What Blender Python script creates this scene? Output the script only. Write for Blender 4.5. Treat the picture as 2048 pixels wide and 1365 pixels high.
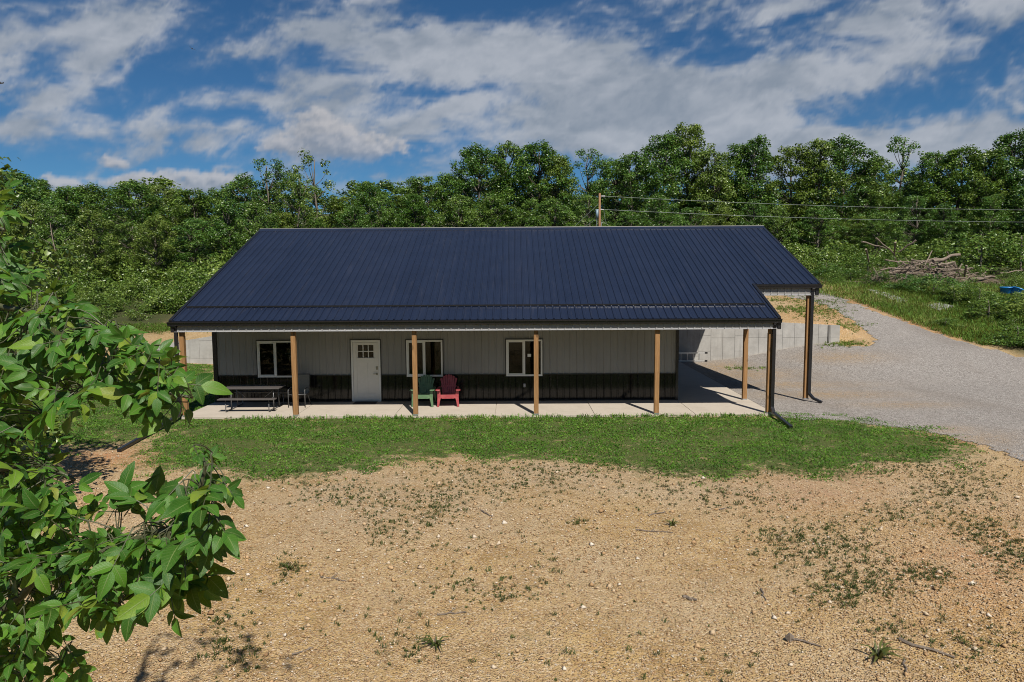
import bpy, bmesh, math, random
import numpy as np
from mathutils import Vector, Matrix, Euler

for o in list(bpy.data.objects):
    bpy.data.objects.remove(o, do_unlink=True)
S = bpy.context.scene
COL = S.collection
rnd = random.Random(7)
rng = np.random.default_rng(11)
R = math.radians

# ------------------------------------------------------------------ camera
FPX, IW, IH = 1427.06, 2048.0, 1365.0
CAM = Vector((0.0, -21.4736, 4.3357))
PITCH, YAW, ROLL = 0.0958, 0.0040, -0.0058
_F0 = Vector((-math.sin(YAW), math.cos(YAW), 0)); _R0 = Vector((math.cos(YAW), math.sin(YAW), 0)); _U0 = Vector((0, 0, 1))
FWD = _F0 * math.cos(PITCH) - _U0 * math.sin(PITCH)
_Q = _F0 * math.sin(PITCH) + _U0 * math.cos(PITCH)
RGT = _R0 * math.cos(ROLL) + _Q * math.sin(ROLL)
UPV = _Q * math.cos(ROLL) - _R0 * math.sin(ROLL)
cam_data = bpy.data.cameras.new("camera"); cam = bpy.data.objects.new("camera", cam_data); COL.objects.link(cam)
cam_data.sensor_width = 36.0; cam_data.lens = FPX / IW * 36.0
cam_data.clip_start = 0.05; cam_data.clip_end = 8000
M3 = Matrix((RGT, UPV, -FWD)).transposed()
cam.matrix_world = Matrix.Translation(CAM) @ M3.to_4x4()
S.camera = cam

# ------------------------------------------------------------------ sun, sky, exposure
SUN_V = Vector((0.25, -0.76, 1.0)).normalized()
sun_data = bpy.data.lights.new("sun", 'SUN'); sun = bpy.data.objects.new("sun", sun_data); COL.objects.link(sun)
sun_data.energy = 4.9; sun_data.angle = R(0.55); sun_data.color = (1.0, 0.94, 0.84)
sun.rotation_euler = (-SUN_V).to_track_quat('-Z', 'Y').to_euler(); sun.location = (20, -60, 60)
S.view_settings.view_transform = 'Standard'; S.view_settings.look = 'None'
S.view_settings.exposure = 0.34; S.view_settings.gamma = 1.0; S.view_settings.use_curve_mapping = False
S.render.engine = 'CYCLES'
S.cycles.use_denoising = True; S.cycles.denoising_prefilter = 'NONE'; S.cycles.filter_width = 1.0
S.cycles.max_bounces = 5; S.cycles.diffuse_bounces = 3; S.cycles.glossy_bounces = 2; S.cycles.transmission_bounces = 3
S.cycles.use_adaptive_sampling = True; S.cycles.adaptive_threshold = 0.012
S.cycles.transparent_max_bounces = 6; S.cycles.caustics_reflective = False; S.cycles.caustics_refractive = False

class NT:
    """small node-tree writer"""
    def __init__(s, tree):
        s.t = tree; s.n = tree.nodes; s.l = tree.links
    def put(s, sock, v):
        if isinstance(v, bpy.types.NodeSocket): s.l.new(v, sock)
        elif v is not None:
            if isinstance(v, (int, float)) and sock.type in ('RGBA', 'VECTOR'):
                v = (v, v, v, 1)[:len(sock.default_value)]
            if sock.type == 'RGBA' and len(v) == 3: v = (*v, 1)
            sock.default_value = v
    def math(s, op, a, b=None, c=None, clamp=False):
        n = s.n.new('ShaderNodeMath'); n.operation = op; n.use_clamp = clamp
        for i, v in enumerate((a, b, c)):
            if v is not None: s.put(n.inputs[i], v)
        return n.outputs[0]
    def vmath(s, op, a, b=None):
        n = s.n.new('ShaderNodeVectorMath'); n.operation = op
        s.put(n.inputs[0], a)
        if b is not None: s.put(n.inputs[1], b)
        return n.outputs[0]
    def noise(s, vec, scale, detail=4, rough=0.55, dist=0.0, col=False):
        n = s.n.new('ShaderNodeTexNoise'); s.put(n.inputs['Vector'], vec); n.inputs['Scale'].default_value = scale
        n.inputs['Detail'].default_value = detail; n.inputs['Roughness'].default_value = rough; n.inputs['Distortion'].default_value = dist
        return n.outputs['Color' if col else 'Fac']
    def voro(s, vec, scale, out='Color', feature='F1', rand=1.0):
        n = s.n.new('ShaderNodeTexVoronoi'); n.feature = feature; s.put(n.inputs['Vector'], vec); n.inputs['Scale'].default_value = scale
        n.inputs['Randomness'].default_value = rand
        return n.outputs[out]
    def ramp(s, fac, stops, interp='LINEAR'):
        n = s.n.new('ShaderNodeValToRGB'); cr = n.color_ramp; cr.interpolation = interp
        while len(cr.elements) < len(stops): cr.elements.new(0.5)
        for e, (p, c) in zip(cr.elements, stops):
            e.position = p; e.color = (*c, 1) if len(c) == 3 else c
        s.put(n.inputs[0], fac)
        return n.outputs[0]
    def maprange(s, v, a, b, c=0.0, d=1.0, smooth=False):
        n = s.n.new('ShaderNodeMapRange'); n.clamp = True
        if smooth: n.interpolation_type = 'SMOOTHSTEP'
        s.put(n.inputs[0], v)
        for i, x in enumerate((a, b, c, d)): s.put(n.inputs[i + 1], x)
        return n.outputs[0]
    def mix(s, f, a, b, mode='MIX'):
        n = s.n.new('ShaderNodeMix'); n.data_type = 'RGBA'; n.blend_type = mode
        s.put(n.inputs[0], f); s.put(n.inputs[6], a); s.put(n.inputs[7], b)
        return n.outputs[2]
    def attr(s, name, out='Fac'):
        n = s.n.new('ShaderNodeAttribute'); n.attribute_name = name
        return n.outputs[out]
    def coord(s, which='Object'):
        return s.n.new('ShaderNodeTexCoord').outputs[which]
    def mapping(s, vec, scale=(1, 1, 1), loc=(0, 0, 0), rot=(0, 0, 0)):
        n = s.n.new('ShaderNodeMapping'); s.put(n.inputs[0], vec)
        n.inputs['Scale'].default_value = scale; n.inputs['Location'].default_value = loc; n.inputs['Rotation'].default_value = rot
        return n.outputs[0]
    def bump(s, h, strength=0.3, dist=0.02):
        n = s.n.new('ShaderNodeBump'); n.inputs['Strength'].default_value = strength; n.inputs['Distance'].default_value = dist
        s.put(n.inputs['Height'], h)
        return n.outputs[0]

def material(name):
    m = bpy.data.materials.new(name); m.use_nodes = True
    t = NT(m.node_tree); b = m.node_tree.nodes['Principled BSDF']
    return m, t, b
def simple(name, col, rough=0.5, spec=0.5, metal=0.0, var=0.08, scale=6.0, bump=0.0, bscale=60.0, stretch=(1, 1, 1), rvar=0.0, coat=0.0):
    """one colour with a little mottling and wear, never perfectly flat"""
    m, t, b = material(name)
    co = t.mapping(t.coord('Object'), scale=stretch)
    n = t.noise(co, scale, 5, 0.6)
    lo = [c * (1 - var) for c in col]; hi = [min(1, c * (1 + var)) for c in col]
    t.put(b.inputs['Base Color'], t.ramp(n, [(0.3, lo), (0.7, hi)]))
    b.inputs['Roughness'].default_value = rough; b.inputs['Specular IOR Level'].default_value = spec; b.inputs['Metallic'].default_value = metal
    if rvar: t.put(b.inputs['Roughness'], t.maprange(t.noise(co, scale * 2.3, 4), 0.3, 0.7, max(0.02, rough - rvar), rough + rvar))
    if coat: b.inputs['Coat Weight'].default_value = coat
    if bump: t.put(b.inputs['Normal'], t.bump(t.noise(co, bscale, 3), bump, 0.004))
    return m

# ---- world: physical sky with a procedural cloud deck
W = bpy.data.worlds.new("World"); S.world = W; W.use_nodes = True
wt = NT(W.node_tree); bg = W.node_tree.nodes['Background']
sky = W.node_tree.nodes.new('ShaderNodeTexSky'); sky.sky_type = 'NISHITA'; sky.sun_disc = False
sky.sun_elevation = math.asin(SUN_V.z); sky.sun_rotation = math.atan2(SUN_V.x, SUN_V.y)
SKYMUL = (0.215, 0.40, 0.515)
sky.air_density = 1.0; sky.dust_density = 0.1; sky.ozone_density = 3.0; sky.altitude = 1500
skyc = wt.mix(1.0, sky.outputs[0], SKYMUL, 'MULTIPLY')
W.node_tree.links.new(skyc, bg.inputs['Color']); bg.inputs['Strength'].default_value = 0.096
W.cycles.sampling_method = 'MANUAL'; W.cycles.sample_map_resolution = 512

# ------------------------------------------------------------------ helpers
def link(o, parent=None):
    COL.objects.link(o)
    if parent is not None: o.parent = parent
    return o
def tag(o, label=None, cat=None, group=None, kind=None):
    if label: o['label'] = label
    if cat: o['category'] = cat
    if group: o['group'] = group
    if kind: o['kind'] = kind
    return o
def thing(name, label, cat, loc=(0, 0, 0), rz=0.0, group=None):
    o = bpy.data.objects.new(name, None); o.location = loc; o.rotation_euler = (0, 0, rz); o.empty_display_size = 0.2
    link(o); return tag(o, label, cat, group)
def copy_tree(o, parent=None):
    c = o.copy(); link(c); c.parent = parent
    for ch in o.children: copy_tree(ch, c)
    return c
def mesh_np(name, V, Fc, mat=None, attrs=None, smooth=False, fdom=None):
    """mesh from numpy arrays; Fc is (n,3) or (n,4)"""
    me = bpy.data.meshes.new(name); V = np.asarray(V, np.float32); Fc = np.asarray(Fc, np.int32); k = Fc.shape[1]
    me.vertices.add(len(V)); me.vertices.foreach_set('co', V.ravel())
    me.loops.add(Fc.size); me.loops.foreach_set('vertex_index', Fc.ravel())
    me.polygons.add(len(Fc)); me.polygons.foreach_set('loop_start', np.arange(0, Fc.size, k, dtype=np.int32))
    me.polygons.foreach_set('loop_total', np.full(len(Fc), k, np.int32))
    if smooth: me.polygons.foreach_set('use_smooth', np.ones(len(Fc), bool))
    me.update(calc_edges=True)
    for nm, (dom, arr) in (attrs or {}).items():
        a = me.attributes.new(nm, 'FLOAT', dom); a.data.foreach_set('value', np.asarray(arr, np.float32))
    if mat: me.materials.append(mat)
    me.validate(); return me
def obj(name, me, parent=None):
    return link(bpy.data.objects.new(name, me), parent)

class MB:
    def __init__(s): s.v = []; s.f = []
    def add(s, vs, fs):
        o = len(s.v); s.v += [tuple(v) for v in vs]; s.f += [tuple(i + o for i in f) for f in fs]; return s
    def box(s, x0, x1, y0, y1, z0, z1, m=None):
        vs = [(x, y, z) for z in (z0, z1) for y in (y0, y1) for x in (x0, x1)]
        if m is not None: vs = [m @ Vector(v) for v in vs]
        return s.add(vs, [(0, 2, 3, 1), (4, 5, 7, 6), (0, 1, 5, 4), (2, 6, 7, 3), (0, 4, 6, 2), (1, 3, 7, 5)])
    def prism(s, poly, y0, y1, axis='y'):
        """polygon in the xz plane pushed along y (or yz along x, xy along z)"""
        n = len(poly)
        if axis == 'y': f = lambda p, t: (p[0], t, p[1])
        elif axis == 'x': f = lambda p, t: (t, p[0], p[1])
        else: f = lambda p, t: (p[0], p[1], t)
        vs = [f(p, y0) for p in poly] + [f(p, y1) for p in poly]
        fs = [tuple(range(n)), tuple(range(2 * n - 1, n - 1, -1))] + [(i, i + n, (i + 1) % n + n, (i + 1) % n) for i in range(n)]
        return s.add(vs, fs)
    def tube(s, pts, rad, sides=8, cap=True, jit=0.0):
        pts = [Vector(p) for p in pts]; n = len(pts)
        rad = [rad] * n if isinstance(rad, (int, float)) else rad
        vs = []; prev = None
        for i, p in enumerate(pts):
            d = (pts[min(i + 1, n - 1)] - pts[max(i - 1, 0)]).normalized()
            if prev is None:
                a = Vector((0, 0, 1)) if abs(d.z) < 0.9 else Vector((1, 0, 0)); u = d.cross(a).normalized()
            else: u = (prev - d * prev.dot(d)).normalized()
            w = d.cross(u); prev = u
            for k in range(sides):
                t = 2 * math.pi * k / sides; r = rad[i] * (1 + (rnd.uniform(-jit, jit) if jit else 0))
                vs.append(p + u * math.cos(t) * r + w * math.sin(t) * r)
        fs = [(i * sides + k, i * sides + (k + 1) % sides, (i + 1) * sides + (k + 1) % sides, (i + 1) * sides + k) for i in range(n - 1) for k in range(sides)]
        if cap: fs += [tuple(range(sides - 1, -1, -1)), tuple(range((n - 1) * sides, n * sides))]
        return s.add(vs, fs)
    def bar(s, p0, p1, w, h):
        """rectangular bar from p0 to p1, w across, h deep"""
        p0, p1 = Vector(p0), Vector(p1); d = (p1 - p0).normalized()
        a = Vector((0, 0, 1)) if abs(d.z) < 0.95 else Vector((0, 1, 0)); u = d.cross(a).normalized(); v = u.cross(d)
        c = [u * w / 2 * i + v * h / 2 * j for i, j in ((-1, -1), (1, -1), (1, 1), (-1, 1))]
        return s.add([p0 + q for q in c] + [p1 + q for q in c], [(0, 1, 2, 3), (7, 6, 5, 4), (0, 4, 5, 1), (1, 5, 6, 2), (2, 6, 7, 3), (3, 7, 4, 0)])
    def mesh(s, name, mat, smooth=False):
        me = bpy.data.meshes.new(name); me.from_pydata(s.v, [], s.f); me.materials.append(mat)
        bm = bmesh.new(); bm.from_mesh(me); bmesh.ops.recalc_face_normals(bm, faces=bm.faces); bm.to_mesh(me); bm.free()
        if smooth:
            me.polygons.foreach_set('use_smooth', np.ones(len(me.polygons), bool))
        return me
    def build(s, name, mat, parent=None, bev=0.0, smooth=False, seg=2):
        o = obj(name, s.mesh(name, mat, smooth), parent)
        if bev:
            b = o.modifiers.new('bevel', 'BEVEL'); b.width = bev; b.segments = seg; b.limit_method = 'ANGLE'; b.angle_limit = R(40)
        return o

def sstep(a, b, x):
    t = np.clip((np.asarray(x, float) - a) / (b - a), 0, 1); return t * t * (3 - 2 * t)
_H = rng.random((256, 256))
def vnoise(x, y, sc):
    x = np.asarray(x, float) * sc + 91.3; y = np.asarray(y, float) * sc + 37.7
    i = np.floor(x).astype(int); j = np.floor(y).astype(int); fx = x - i; fy = y - j
    fx = fx * fx * (3 - 2 * fx); fy = fy * fy * (3 - 2 * fy)
    h = lambda a, b: _H[a % 256, b % 256]
    return (h(i, j) * (1 - fx) + h(i + 1, j) * fx) * (1 - fy) + (h(i, j + 1) * (1 - fx) + h(i + 1, j + 1) * fx) * fy
def fbm(x, y, sc, o=4):
    t = 0; a = 0.5; n = 0
    for k in range(o):
        t = t + a * vnoise(x + 13 * k, y - 7 * k, sc); n += a; sc *= 2.1; a *= 0.55
    return t / n

# ---- the lie of the land (metres, slab top = 0)
WALL_Y = 13.62
def height(x, y):
    x = np.asarray(x, float); y = np.asarray(y, float)
    low = -0.075 + 0.90 * sstep(9, 16.2, x) * sstep(5, 13, y) + 0.75 * sstep(15, 24, -x) * sstep(3, 14, y)
    zb = 1.72 + 0.10 * (np.maximum(y, 13) - 13)
    zb = zb + 0.010 * np.clip(x - 20, 0, 60) * sstep(15, 40, y)
    left = np.interp(-x, [10, 14.5, 17.6, 24, 60], [0, -.40, -.88, -.95, -1.1])
    zb = zb + left * (1 - 0.6 * sstep(13, 40, y))
    zr = zb - 0.87 * (1 - sstep(13, 28, y))
    r = sstep(15.2, 18.2, x)
    zb = zb * (1 - r) + zr * r
    back = y >= WALL_Y
    z = np.where(back, zb, low)
    # outside the two retaining walls the bank is a plain slope
    k = np.maximum(sstep(16.3, 17.2, x), sstep(17.6, 19.0, -x))
    sm = sstep(11.0, 15.0, y); zs = low * (1 - sm) + zb * sm
    z = z * (1 - k) + zs * k
    far = sstep(14, 30, np.hypot(x, np.minimum(y, 0) + 6))
    bump = (fbm(x, y, 0.9, 3) - 0.5) * 0.05 + (fbm(x, y, 0.13, 2) - 0.5) * 0.5 * far * sstep(14, 24, np.maximum(np.abs(y), np.abs(x)))
    return z + bump * np.where((np.abs(x) < 10.5) & (y > -0.6) & (y < 13), 0.0, 1.0)
def ray(u, v):
    d = RGT * (u - IW / 2) + UPV * (IH / 2 - v) + FWD * FPX; return d
def ground_at(u, v):
    """where a line of sight meets the land"""
    d = ray(u, v).normalized(); t = 2.0; last = t
    while t < 400:
        p = CAM + d * t
        if p.z < float(height(p.x, p.y)): break
        last = t; t *= 1.02
    for _ in range(25):
        m = (last + t) / 2; p = CAM + d * m
        if p.z < float(height(p.x, p.y)): t = m
        else: last = m
    return CAM + d * t
def at_y(u, v, Y):
    d = ray(u, v); return CAM + d * ((Y - CAM.y) / d.y)
def at_depth(u, v, dep):
    return CAM + ray(u, v) * (dep / FPX)
def to_px(x, y, z):
    dx = np.asarray(x) - CAM.x; dy = np.asarray(y) - CAM.y; dz = np.asarray(z) - CAM.z
    a = dx * RGT.x + dy * RGT.y + dz * RGT.z; b = dx * UPV.x + dy * UPV.y + dz * UPV.z; c = dx * FWD.x + dy * FWD.y + dz * FWD.z
    c = np.where(c < 0.1, 0.1, c)
    return IW / 2 + FPX * a / c, IH / 2 - FPX * b / c
def in_poly(px, py, poly):
    px = np.asarray(px); py = np.asarray(py); r = np.zeros(px.shape, bool); n = len(poly)
    for i in range(n):
        x1, y1 = poly[i]; x2, y2 = poly[(i + 1) % n]
        c = ((y1 > py) != (y2 > py)) & (px < (x2 - x1) * (py - y1) / (y2 - y1 + 1e-9) + x1); r ^= c
    return r

# ---- cloud density by direction
rg=np.random.default_rng(5); _HC=rg.random((256,256))
def vn(x,y):
    i=np.floor(x).astype(int); j=np.floor(y).astype(int); fx=x-i; fy=y-j
    fx=fx*fx*fx*(fx*(fx*6-15)+10); fy=fy*fy*fy*(fy*(fy*6-15)+10)
    h=lambda a,b:_HC[a%256,b%256]
    return (h(i,j)*(1-fx)+h(i+1,j)*fx)*(1-fy)+(h(i,j+1)*(1-fx)+h(i+1,j+1)*fx)*fy
def cf(x,y,o=6,g=.55):
    t=0;a=1;n=0;c,s=np.cos(.6),np.sin(.6)
    for k in range(o):
        t=t+a*vn(x+17.3*k,y+9.1*k); n+=a; a*=g; x,y=(c*x-s*y)*2.03,(s*x+c*y)*2.03
    return t/n
def ss_(a,b,x):
    t=np.clip((x-a)/(b-a),0,1); return t*t*(3-2*t)
BANK=[(700,95,190,48,-.16,.62),(980,135,270,62,-.13,.8),(1250,185,280,58,-.14,.8),(1500,200,230,42,.16,.62),(1680,130,110,60,.5,.4),(560,120,60,22,-.2,.3),(1000,260,330,42,-.02,.6),(730,235,190,30,-.15,.45),(480,205,90,20,-.1,.45),(600,165,120,16,-.18,.35),
(215,80,60,80,-.2,.6),(310,40,85,50,.5,.6),(130,180,90,40,.2,.42),(30,115,70,50,0,.5),(200,245,200,32,-.05,.52),(420,270,180,30,-.1,.45),(60,270,110,20,0,.35),(1560,30,110,30,.3,.48),(1750,50,130,40,.35,.45),(1900,95,170,45,.35,.52),(1990,30,110,40,.2,.45),(1480,95,90,26,.1,.42),(1245,65,60,28,-.3,.36),
(1800,290,330,36,.04,.66),(1960,270,200,26,.04,.45),(1300,285,260,40,0,.66),(1560,285,160,26,0,.34),(1180,235,220,34,0,.5),(1060,25,260,38,-.05,-.35),(1370,110,110,30,-.2,-.35),(600,105,55,18,-.05,-.4),(480,150,70,30,.1,-.38),(520,235,60,22,0,-.34),(1640,236,200,14,.08,-.3),(930,203,80,10,.05,-.5),(90,30,90,40,0,-.25),(1830,180,180,30,.25,-.35),(450,35,60,60,0,-.3),(60,310,160,25,0,-.3),(1420,240,130,12,-.05,-.25)]
CUM=[(670,290,95,36,0,1.),(635,255,42,36,0,.8),(570,300,70,22,0,.6),(780,305,90,22,0,.5),(350,364,140,26,0,.95),(440,352,55,20,0,.45),(232,320,24,14,0,.8),(125,364,38,16,0,.9),(690,380,34,17,0,.75),(260,358,60,18,0,.4)]
def blobs(u,v,L):
    r=np.zeros(u.shape)
    for cx,cy,rx,ry,t,g in L:
        c,s=np.cos(t),np.sin(t); dx=u-cx; dy=-(v-cy)
        x=(dx*c+dy*s)/rx; y=(dy*c-dx*s)/ry; r+=g*np.exp(-(x*x+y*y))
    return r
def clouds(u,v,el):
    """u,v: bearing and height of the direction; el: elevation rad. returns alpha, rgb brightness mix, cumulus mask"""
    d=1/(np.maximum(el,0)+.16)
    w=cf(u/260,v/150,4)-.5; w2=cf(u/260+50,v/150+9,4)-.5
    uu=u+w*120; vv=v+w2*60
    # streaks lean with the bands
    a=-.12; su=uu*np.cos(a)-vv*np.sin(a)*-1; sv=vv*np.cos(a)+uu*np.sin(a)*-1
    n1=cf(su/330,sv/120,7,.56); n2=cf(su/110+7,sv/42+3,7,.6); n3=cf(su/34,sv/20,5,.6)
    den=.11+1.25*(n1-.5)+1.25*(n2-.5)+.75*(n3-.5)+.92*blobs(u+w*90,v+w2*55,BANK)
    al=(.80*ss_(.05,.78,den)+.20*ss_(-.25,.5,den))*.92
    c=blobs(u+w*25+(n3-.5)*24,v+w2*20+(n3-.5)*16,CUM); p=cf(u/26,v/19,6,.58); p2=cf(u/12+3,v/9,4,.55)
    m=ss_(.04,.4,c); cd=c+((p-.5)*1.0+(p2-.5)*.35)*m
    ca=ss_(.20,.74,cd)*.84*(1-.55*ss_(0,30,v-300)*ss_(-160,-100,-np.abs(u-690)))
    # light from above-behind: brighter where density falls off upwards
    def cdd(du,dv): 
        return blobs(u+w*25+du,v+w2*20+dv,CUM)+(cf((u+du)/26,(v+dv)/19,5,.58)-.5)*1.0
    lit=np.clip(.5+(cdd(0,0)-cdd(6,-9))*1.5-(c-.55)*.35,0,1)
    sh=np.clip((cf(su/150+3,(sv-14)/60,6,.58)-.36)/.28,0,1)*.65+.35*np.clip((n3-.3)/.4,0,1)
    return al,sh,ca,lit

# ------------------------------------------------------------------ clouds: a far shell whose density varies, open overhead
def sky_shell(Rr=3000.0):
    az = np.concatenate([np.linspace(-180, -42, 60)[:-1], np.linspace(-42, 42, 600), np.linspace(42, 180, 60)[1:]]) * math.pi / 180
    el = np.concatenate([np.linspace(-3, 24, 150), np.linspace(25, 46, 14)]) * math.pi / 180
    A, E = np.meshgrid(az, el); Ac = np.clip(A, -.72, .72)
    u = 1024 + FPX * (np.tan(Ac) + (A - Ac) * 1.6); v = 545 - FPX * np.tan(E) / np.cos(np.clip(A, -.66, .66))
    al, sh, ca, lit = clouds(u, v, E); ed = sstep(46, 33, 0) if False else (1 - np.clip((E * 180 / math.pi - 32) / 13.5, 0, 1)); al = al * ed
    P = np.stack([np.sin(A) * np.cos(E), np.cos(A) * np.cos(E), np.sin(E)], -1) * Rr
    ny, nx = A.shape; idx = np.arange(nx * ny).reshape(ny, nx); F = np.stack([idx[:-1, :-1], idx[:-1, 1:], idx[1:, 1:], idx[1:, :-1]], -1).reshape(-1, 4)
    m, t, b = material('cloud'); t.n.remove(b); out = t.n['Material Output']
    em = t.n.new('ShaderNodeEmission'); tr = t.n.new('ShaderNodeBsdfTransparent'); mx = t.n.new('ShaderNodeMixShader')
    c1 = t.mix(t.attr('sh'), (.20, .235, .285), (.345, .368, .41)); c2 = t.mix(t.attr('lit'), (.205, .23, .275), (.40, .395, .41))
    aa, cc = t.attr('al'), t.attr('ca'); tot = t.math('SUBTRACT', 1.0, t.math('MULTIPLY', t.math('SUBTRACT', 1.0, aa), t.math('SUBTRACT', 1.0, cc)))
    t.put(em.inputs['Color'], t.mix(t.math('DIVIDE', cc, t.math('ADD', tot, .0001)), c1, c2)); em.inputs['Strength'].default_value = 1.0
    t.put(mx.inputs[0], tot); t.l.new(tr.outputs[0], mx.inputs[1]); t.l.new(em.outputs[0], mx.inputs[2]); t.l.new(mx.outputs[0], out.inputs[0])
    m.cycles.emission_sampling = 'NONE'
    me = mesh_np('sky', P.reshape(-1, 3), F, m, {'al': ('POINT', al.ravel()), 'sh': ('POINT', sh.ravel()), 'ca': ('POINT', ca.ravel()), 'lit': ('POINT', lit.ravel())}, smooth=True)
    o = obj('sky', me); o.location = (0, CAM.y, 0); return tag(o, 'blue sky with streaked grey-white clouds', 'sky', kind='structure')
sky_shell()

# ------------------------------------------------------------------ materials of the setting
def mat_dirt():
    m, t, b = material('dirt'); co = t.coord('Object')
    n1 = t.noise(co, 0.35, 5, 0.6); n2 = t.noise(co, 2.2, 6, 0.65); n3 = t.noise(co, 22, 5, 0.7)
    base = t.ramp(n2, [(0.28, (0.265, 0.170, 0.070)), (0.5, (0.415, 0.277, 0.122)), (0.74, (0.52, 0.372, 0.180))])
    base = t.mix(t.maprange(n1, 0.42, 0.66), base, (0.455, 0.34, 0.20))
    base = t.mix(t.math('MULTIPLY', t.attr('red'), t.maprange(n2, .3, .6)), base, (0.40, 0.17, 0.075))
    base = t.mix(t.math('MULTIPLY', t.attr('grey'), t.maprange(n2, .3, .62)), base, (0.36, 0.285, 0.20))
    peb = t.voro(co, 38, 'Color'); pd = t.voro(co, 38, 'Distance')
    sepn = t.n.new('ShaderNodeSeparateColor'); t.put(sepn.inputs[0], peb)
    base = t.mix(t.maprange(sepn.outputs[0], 0.66, 0.72), base, t.mix(sepn.outputs[1], (0.30, 0.19, 0.10), (0.58, 0.46, 0.31)))
    base = t.mix(t.maprange(n3, 0.56, 0.74, 0, 0.55), base, (0.17, 0.10, 0.05))
    lawn = t.attr('lawn')
    base = t.mix(t.maprange(t.math('ADD', lawn, t.math('ADD', t.math('MULTIPLY', t.math('SUBTRACT', t.noise(co, 3.2, 6, .7), .5), 2.6), t.math('MULTIPLY', t.math('SUBTRACT', n3, .5), 1.0))), .30, .85, 0, .92), base, t.mix(n3, (0.034, 0.072, 0.012), (0.080, 0.105, 0.028)))
    veg = t.attr('veg')
    base = t.mix(veg, base, t.mix(n2, (0.03, 0.045, 0.015), (0.085, 0.085, 0.035)))
    t.put(b.inputs['Base Color'], base); b.inputs['Roughness'].default_value = 0.95; b.inputs['Specular IOR Level'].default_value = 0.15
    h = t.math('ADD', t.math('ADD', t.math('MULTIPLY', n3, 0.5), t.math('MULTIPLY', n2, 0.9)), t.math('MULTIPLY', t.maprange(pd, 0, .6, 1, 0), 0.35))
    t.put(b.inputs['Normal'], t.bump(h, 0.95, 0.06)); return m
def mat_gravel():
    m, t, b = material('gravel'); co = t.coord('Object')
    v = t.voro(co, 24, 'Color'); d = t.voro(co, 24, 'Distance'); sp = t.n.new('ShaderNodeSeparateColor'); t.put(sp.inputs[0], v)
    base = t.ramp(sp.outputs[0], [(0.0, (0.17, 0.152, 0.14)), (0.25, (0.27, 0.247, 0.23)), (0.6, (0.36, 0.333, 0.31)), (1.0, (0.47, 0.44, 0.415))])
    n = t.noise(co, 0.7, 5, 0.6); n2 = t.noise(co, 5, 5, 0.7)
    base = t.mix(t.maprange(n, 0.35, 0.7, 0.0, 0.4), base, (0.33, 0.30, 0.275))
    base = t.mix(t.math('MULTIPLY', t.attr('tan'), t.maprange(n2, .25, .6)), base, t.mix(n2, (0.33, 0.22, 0.115), (0.43, 0.31, 0.185)))
    lane = t.noise(t.mapping(co, scale=(.55, .10, 1)), 1.0, 4, .55); base = t.mix(t.maprange(lane, .5, .68, 0, .5), base, (.245, .215, .19))
    base = t.mix(t.maprange(d, 0.33, 0.6, 0, 0.35), base, (0.10, 0.09, 0.08))
    t.put(b.inputs['Base Color'], base); b.inputs['Roughness'].default_value = 0.9; b.inputs['Specular IOR Level'].default_value = 0.2
    t.put(b.inputs['Normal'], t.bump(t.math('ADD', t.maprange(d, 0, .6, 1, 0), t.math('MULTIPLY', sp.outputs[1], .6)), 0.9, 0.025)); return m
def mat_concrete(name, c0, c1, stain, seams=False):
    m, t, b = material(name); co = t.coord('Object')
    n = t.noise(co, 1.3, 6, 0.65); n2 = t.noise(co, 14, 5, 0.7); n3 = t.noise(t.mapping(co, scale=(3, 3, .35)), 1.6, 5, 0.6)
    base = t.mix(t.maprange(n, 0.3, 0.7), c0, c1)
    base = t.mix(t.maprange(n3 if seams else n, 0.55, 0.78, 0, 0.5), base, stain)
    base = t.mix(t.maprange(n2, 0.55, 0.8, 0, 0.28), base, [x * 0.6 for x in c0])
    t.put(b.inputs['Base Color'], base); b.inputs['Roughness'].default_value = 0.85; b.inputs['Specular IOR Level'].default_value = 0.25
    t.put(b.inputs['Normal'], t.bump(n2, 0.25, 0.006)); return m
M_dirt = mat_dirt(); M_gravel = mat_gravel()
M_slab = mat_concrete('slab_concrete', (0.375, 0.33, 0.275), (0.455, 0.405, 0.345), (0.26, 0.225, 0.185))
M_cwall = mat_concrete('wall_concrete', (0.27, 0.26, 0.245), (0.40, 0.388, 0.368), (0.175, 0.165, 0.15), True)
def mat_metal(name, col, rough, spec=0.5, dirty=0.12, coat=0.0):
    m, t, b = material(name); co = t.coord('Object'); oi = t.n.new('ShaderNodeObjectInfo')
    n = t.noise(co, 1.1, 5, 0.6); n2 = t.noise(t.mapping(co, scale=(9, 9, 1.2)), 2.0, 5, 0.6)
    base = t.mix(t.maprange(n, .3, .7), [c * (1 - dirty) for c in col], [c * (1 + dirty) for c in col])
    base = t.mix(1.0, base, t.ramp(oi.outputs['Random'], [(0, (.90, .90, .91)), (1, (1, 1, 1))]), 'MULTIPLY'); base = t.mix(t.maprange(t.noise(t.mapping(co, scale=(6, .5, .5)), 1.4, 5, .65), .55, .8, 0, .05), base, (.25, .22, .19))
    t.put(b.inputs['Base Color'], base)
    t.put(b.inputs['Roughness'], t.math('MULTIPLY', t.maprange(n2, .3, .7, rough * .8, rough * 1.25), t.maprange(oi.outputs['Random'], 0, 1, .9, 1.1))); b.inputs['Specular IOR Level'].default_value = spec
    b.inputs['Coat Weight'].default_value = coat; b.inputs['Coat Roughness'].default_value = 0.15
    t.put(b.inputs['Normal'], t.bump(t.noise(co, 3.5, 2), 0.06, 0.01)); return m
M_roof = mat_metal('roof_paint', (0.0125, 0.0185, 0.039), 0.34, 0.5, 0.10)
M_black = mat_metal('black_paint', (0.010, 0.0105, 0.012), 0.33, 0.5)
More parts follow.
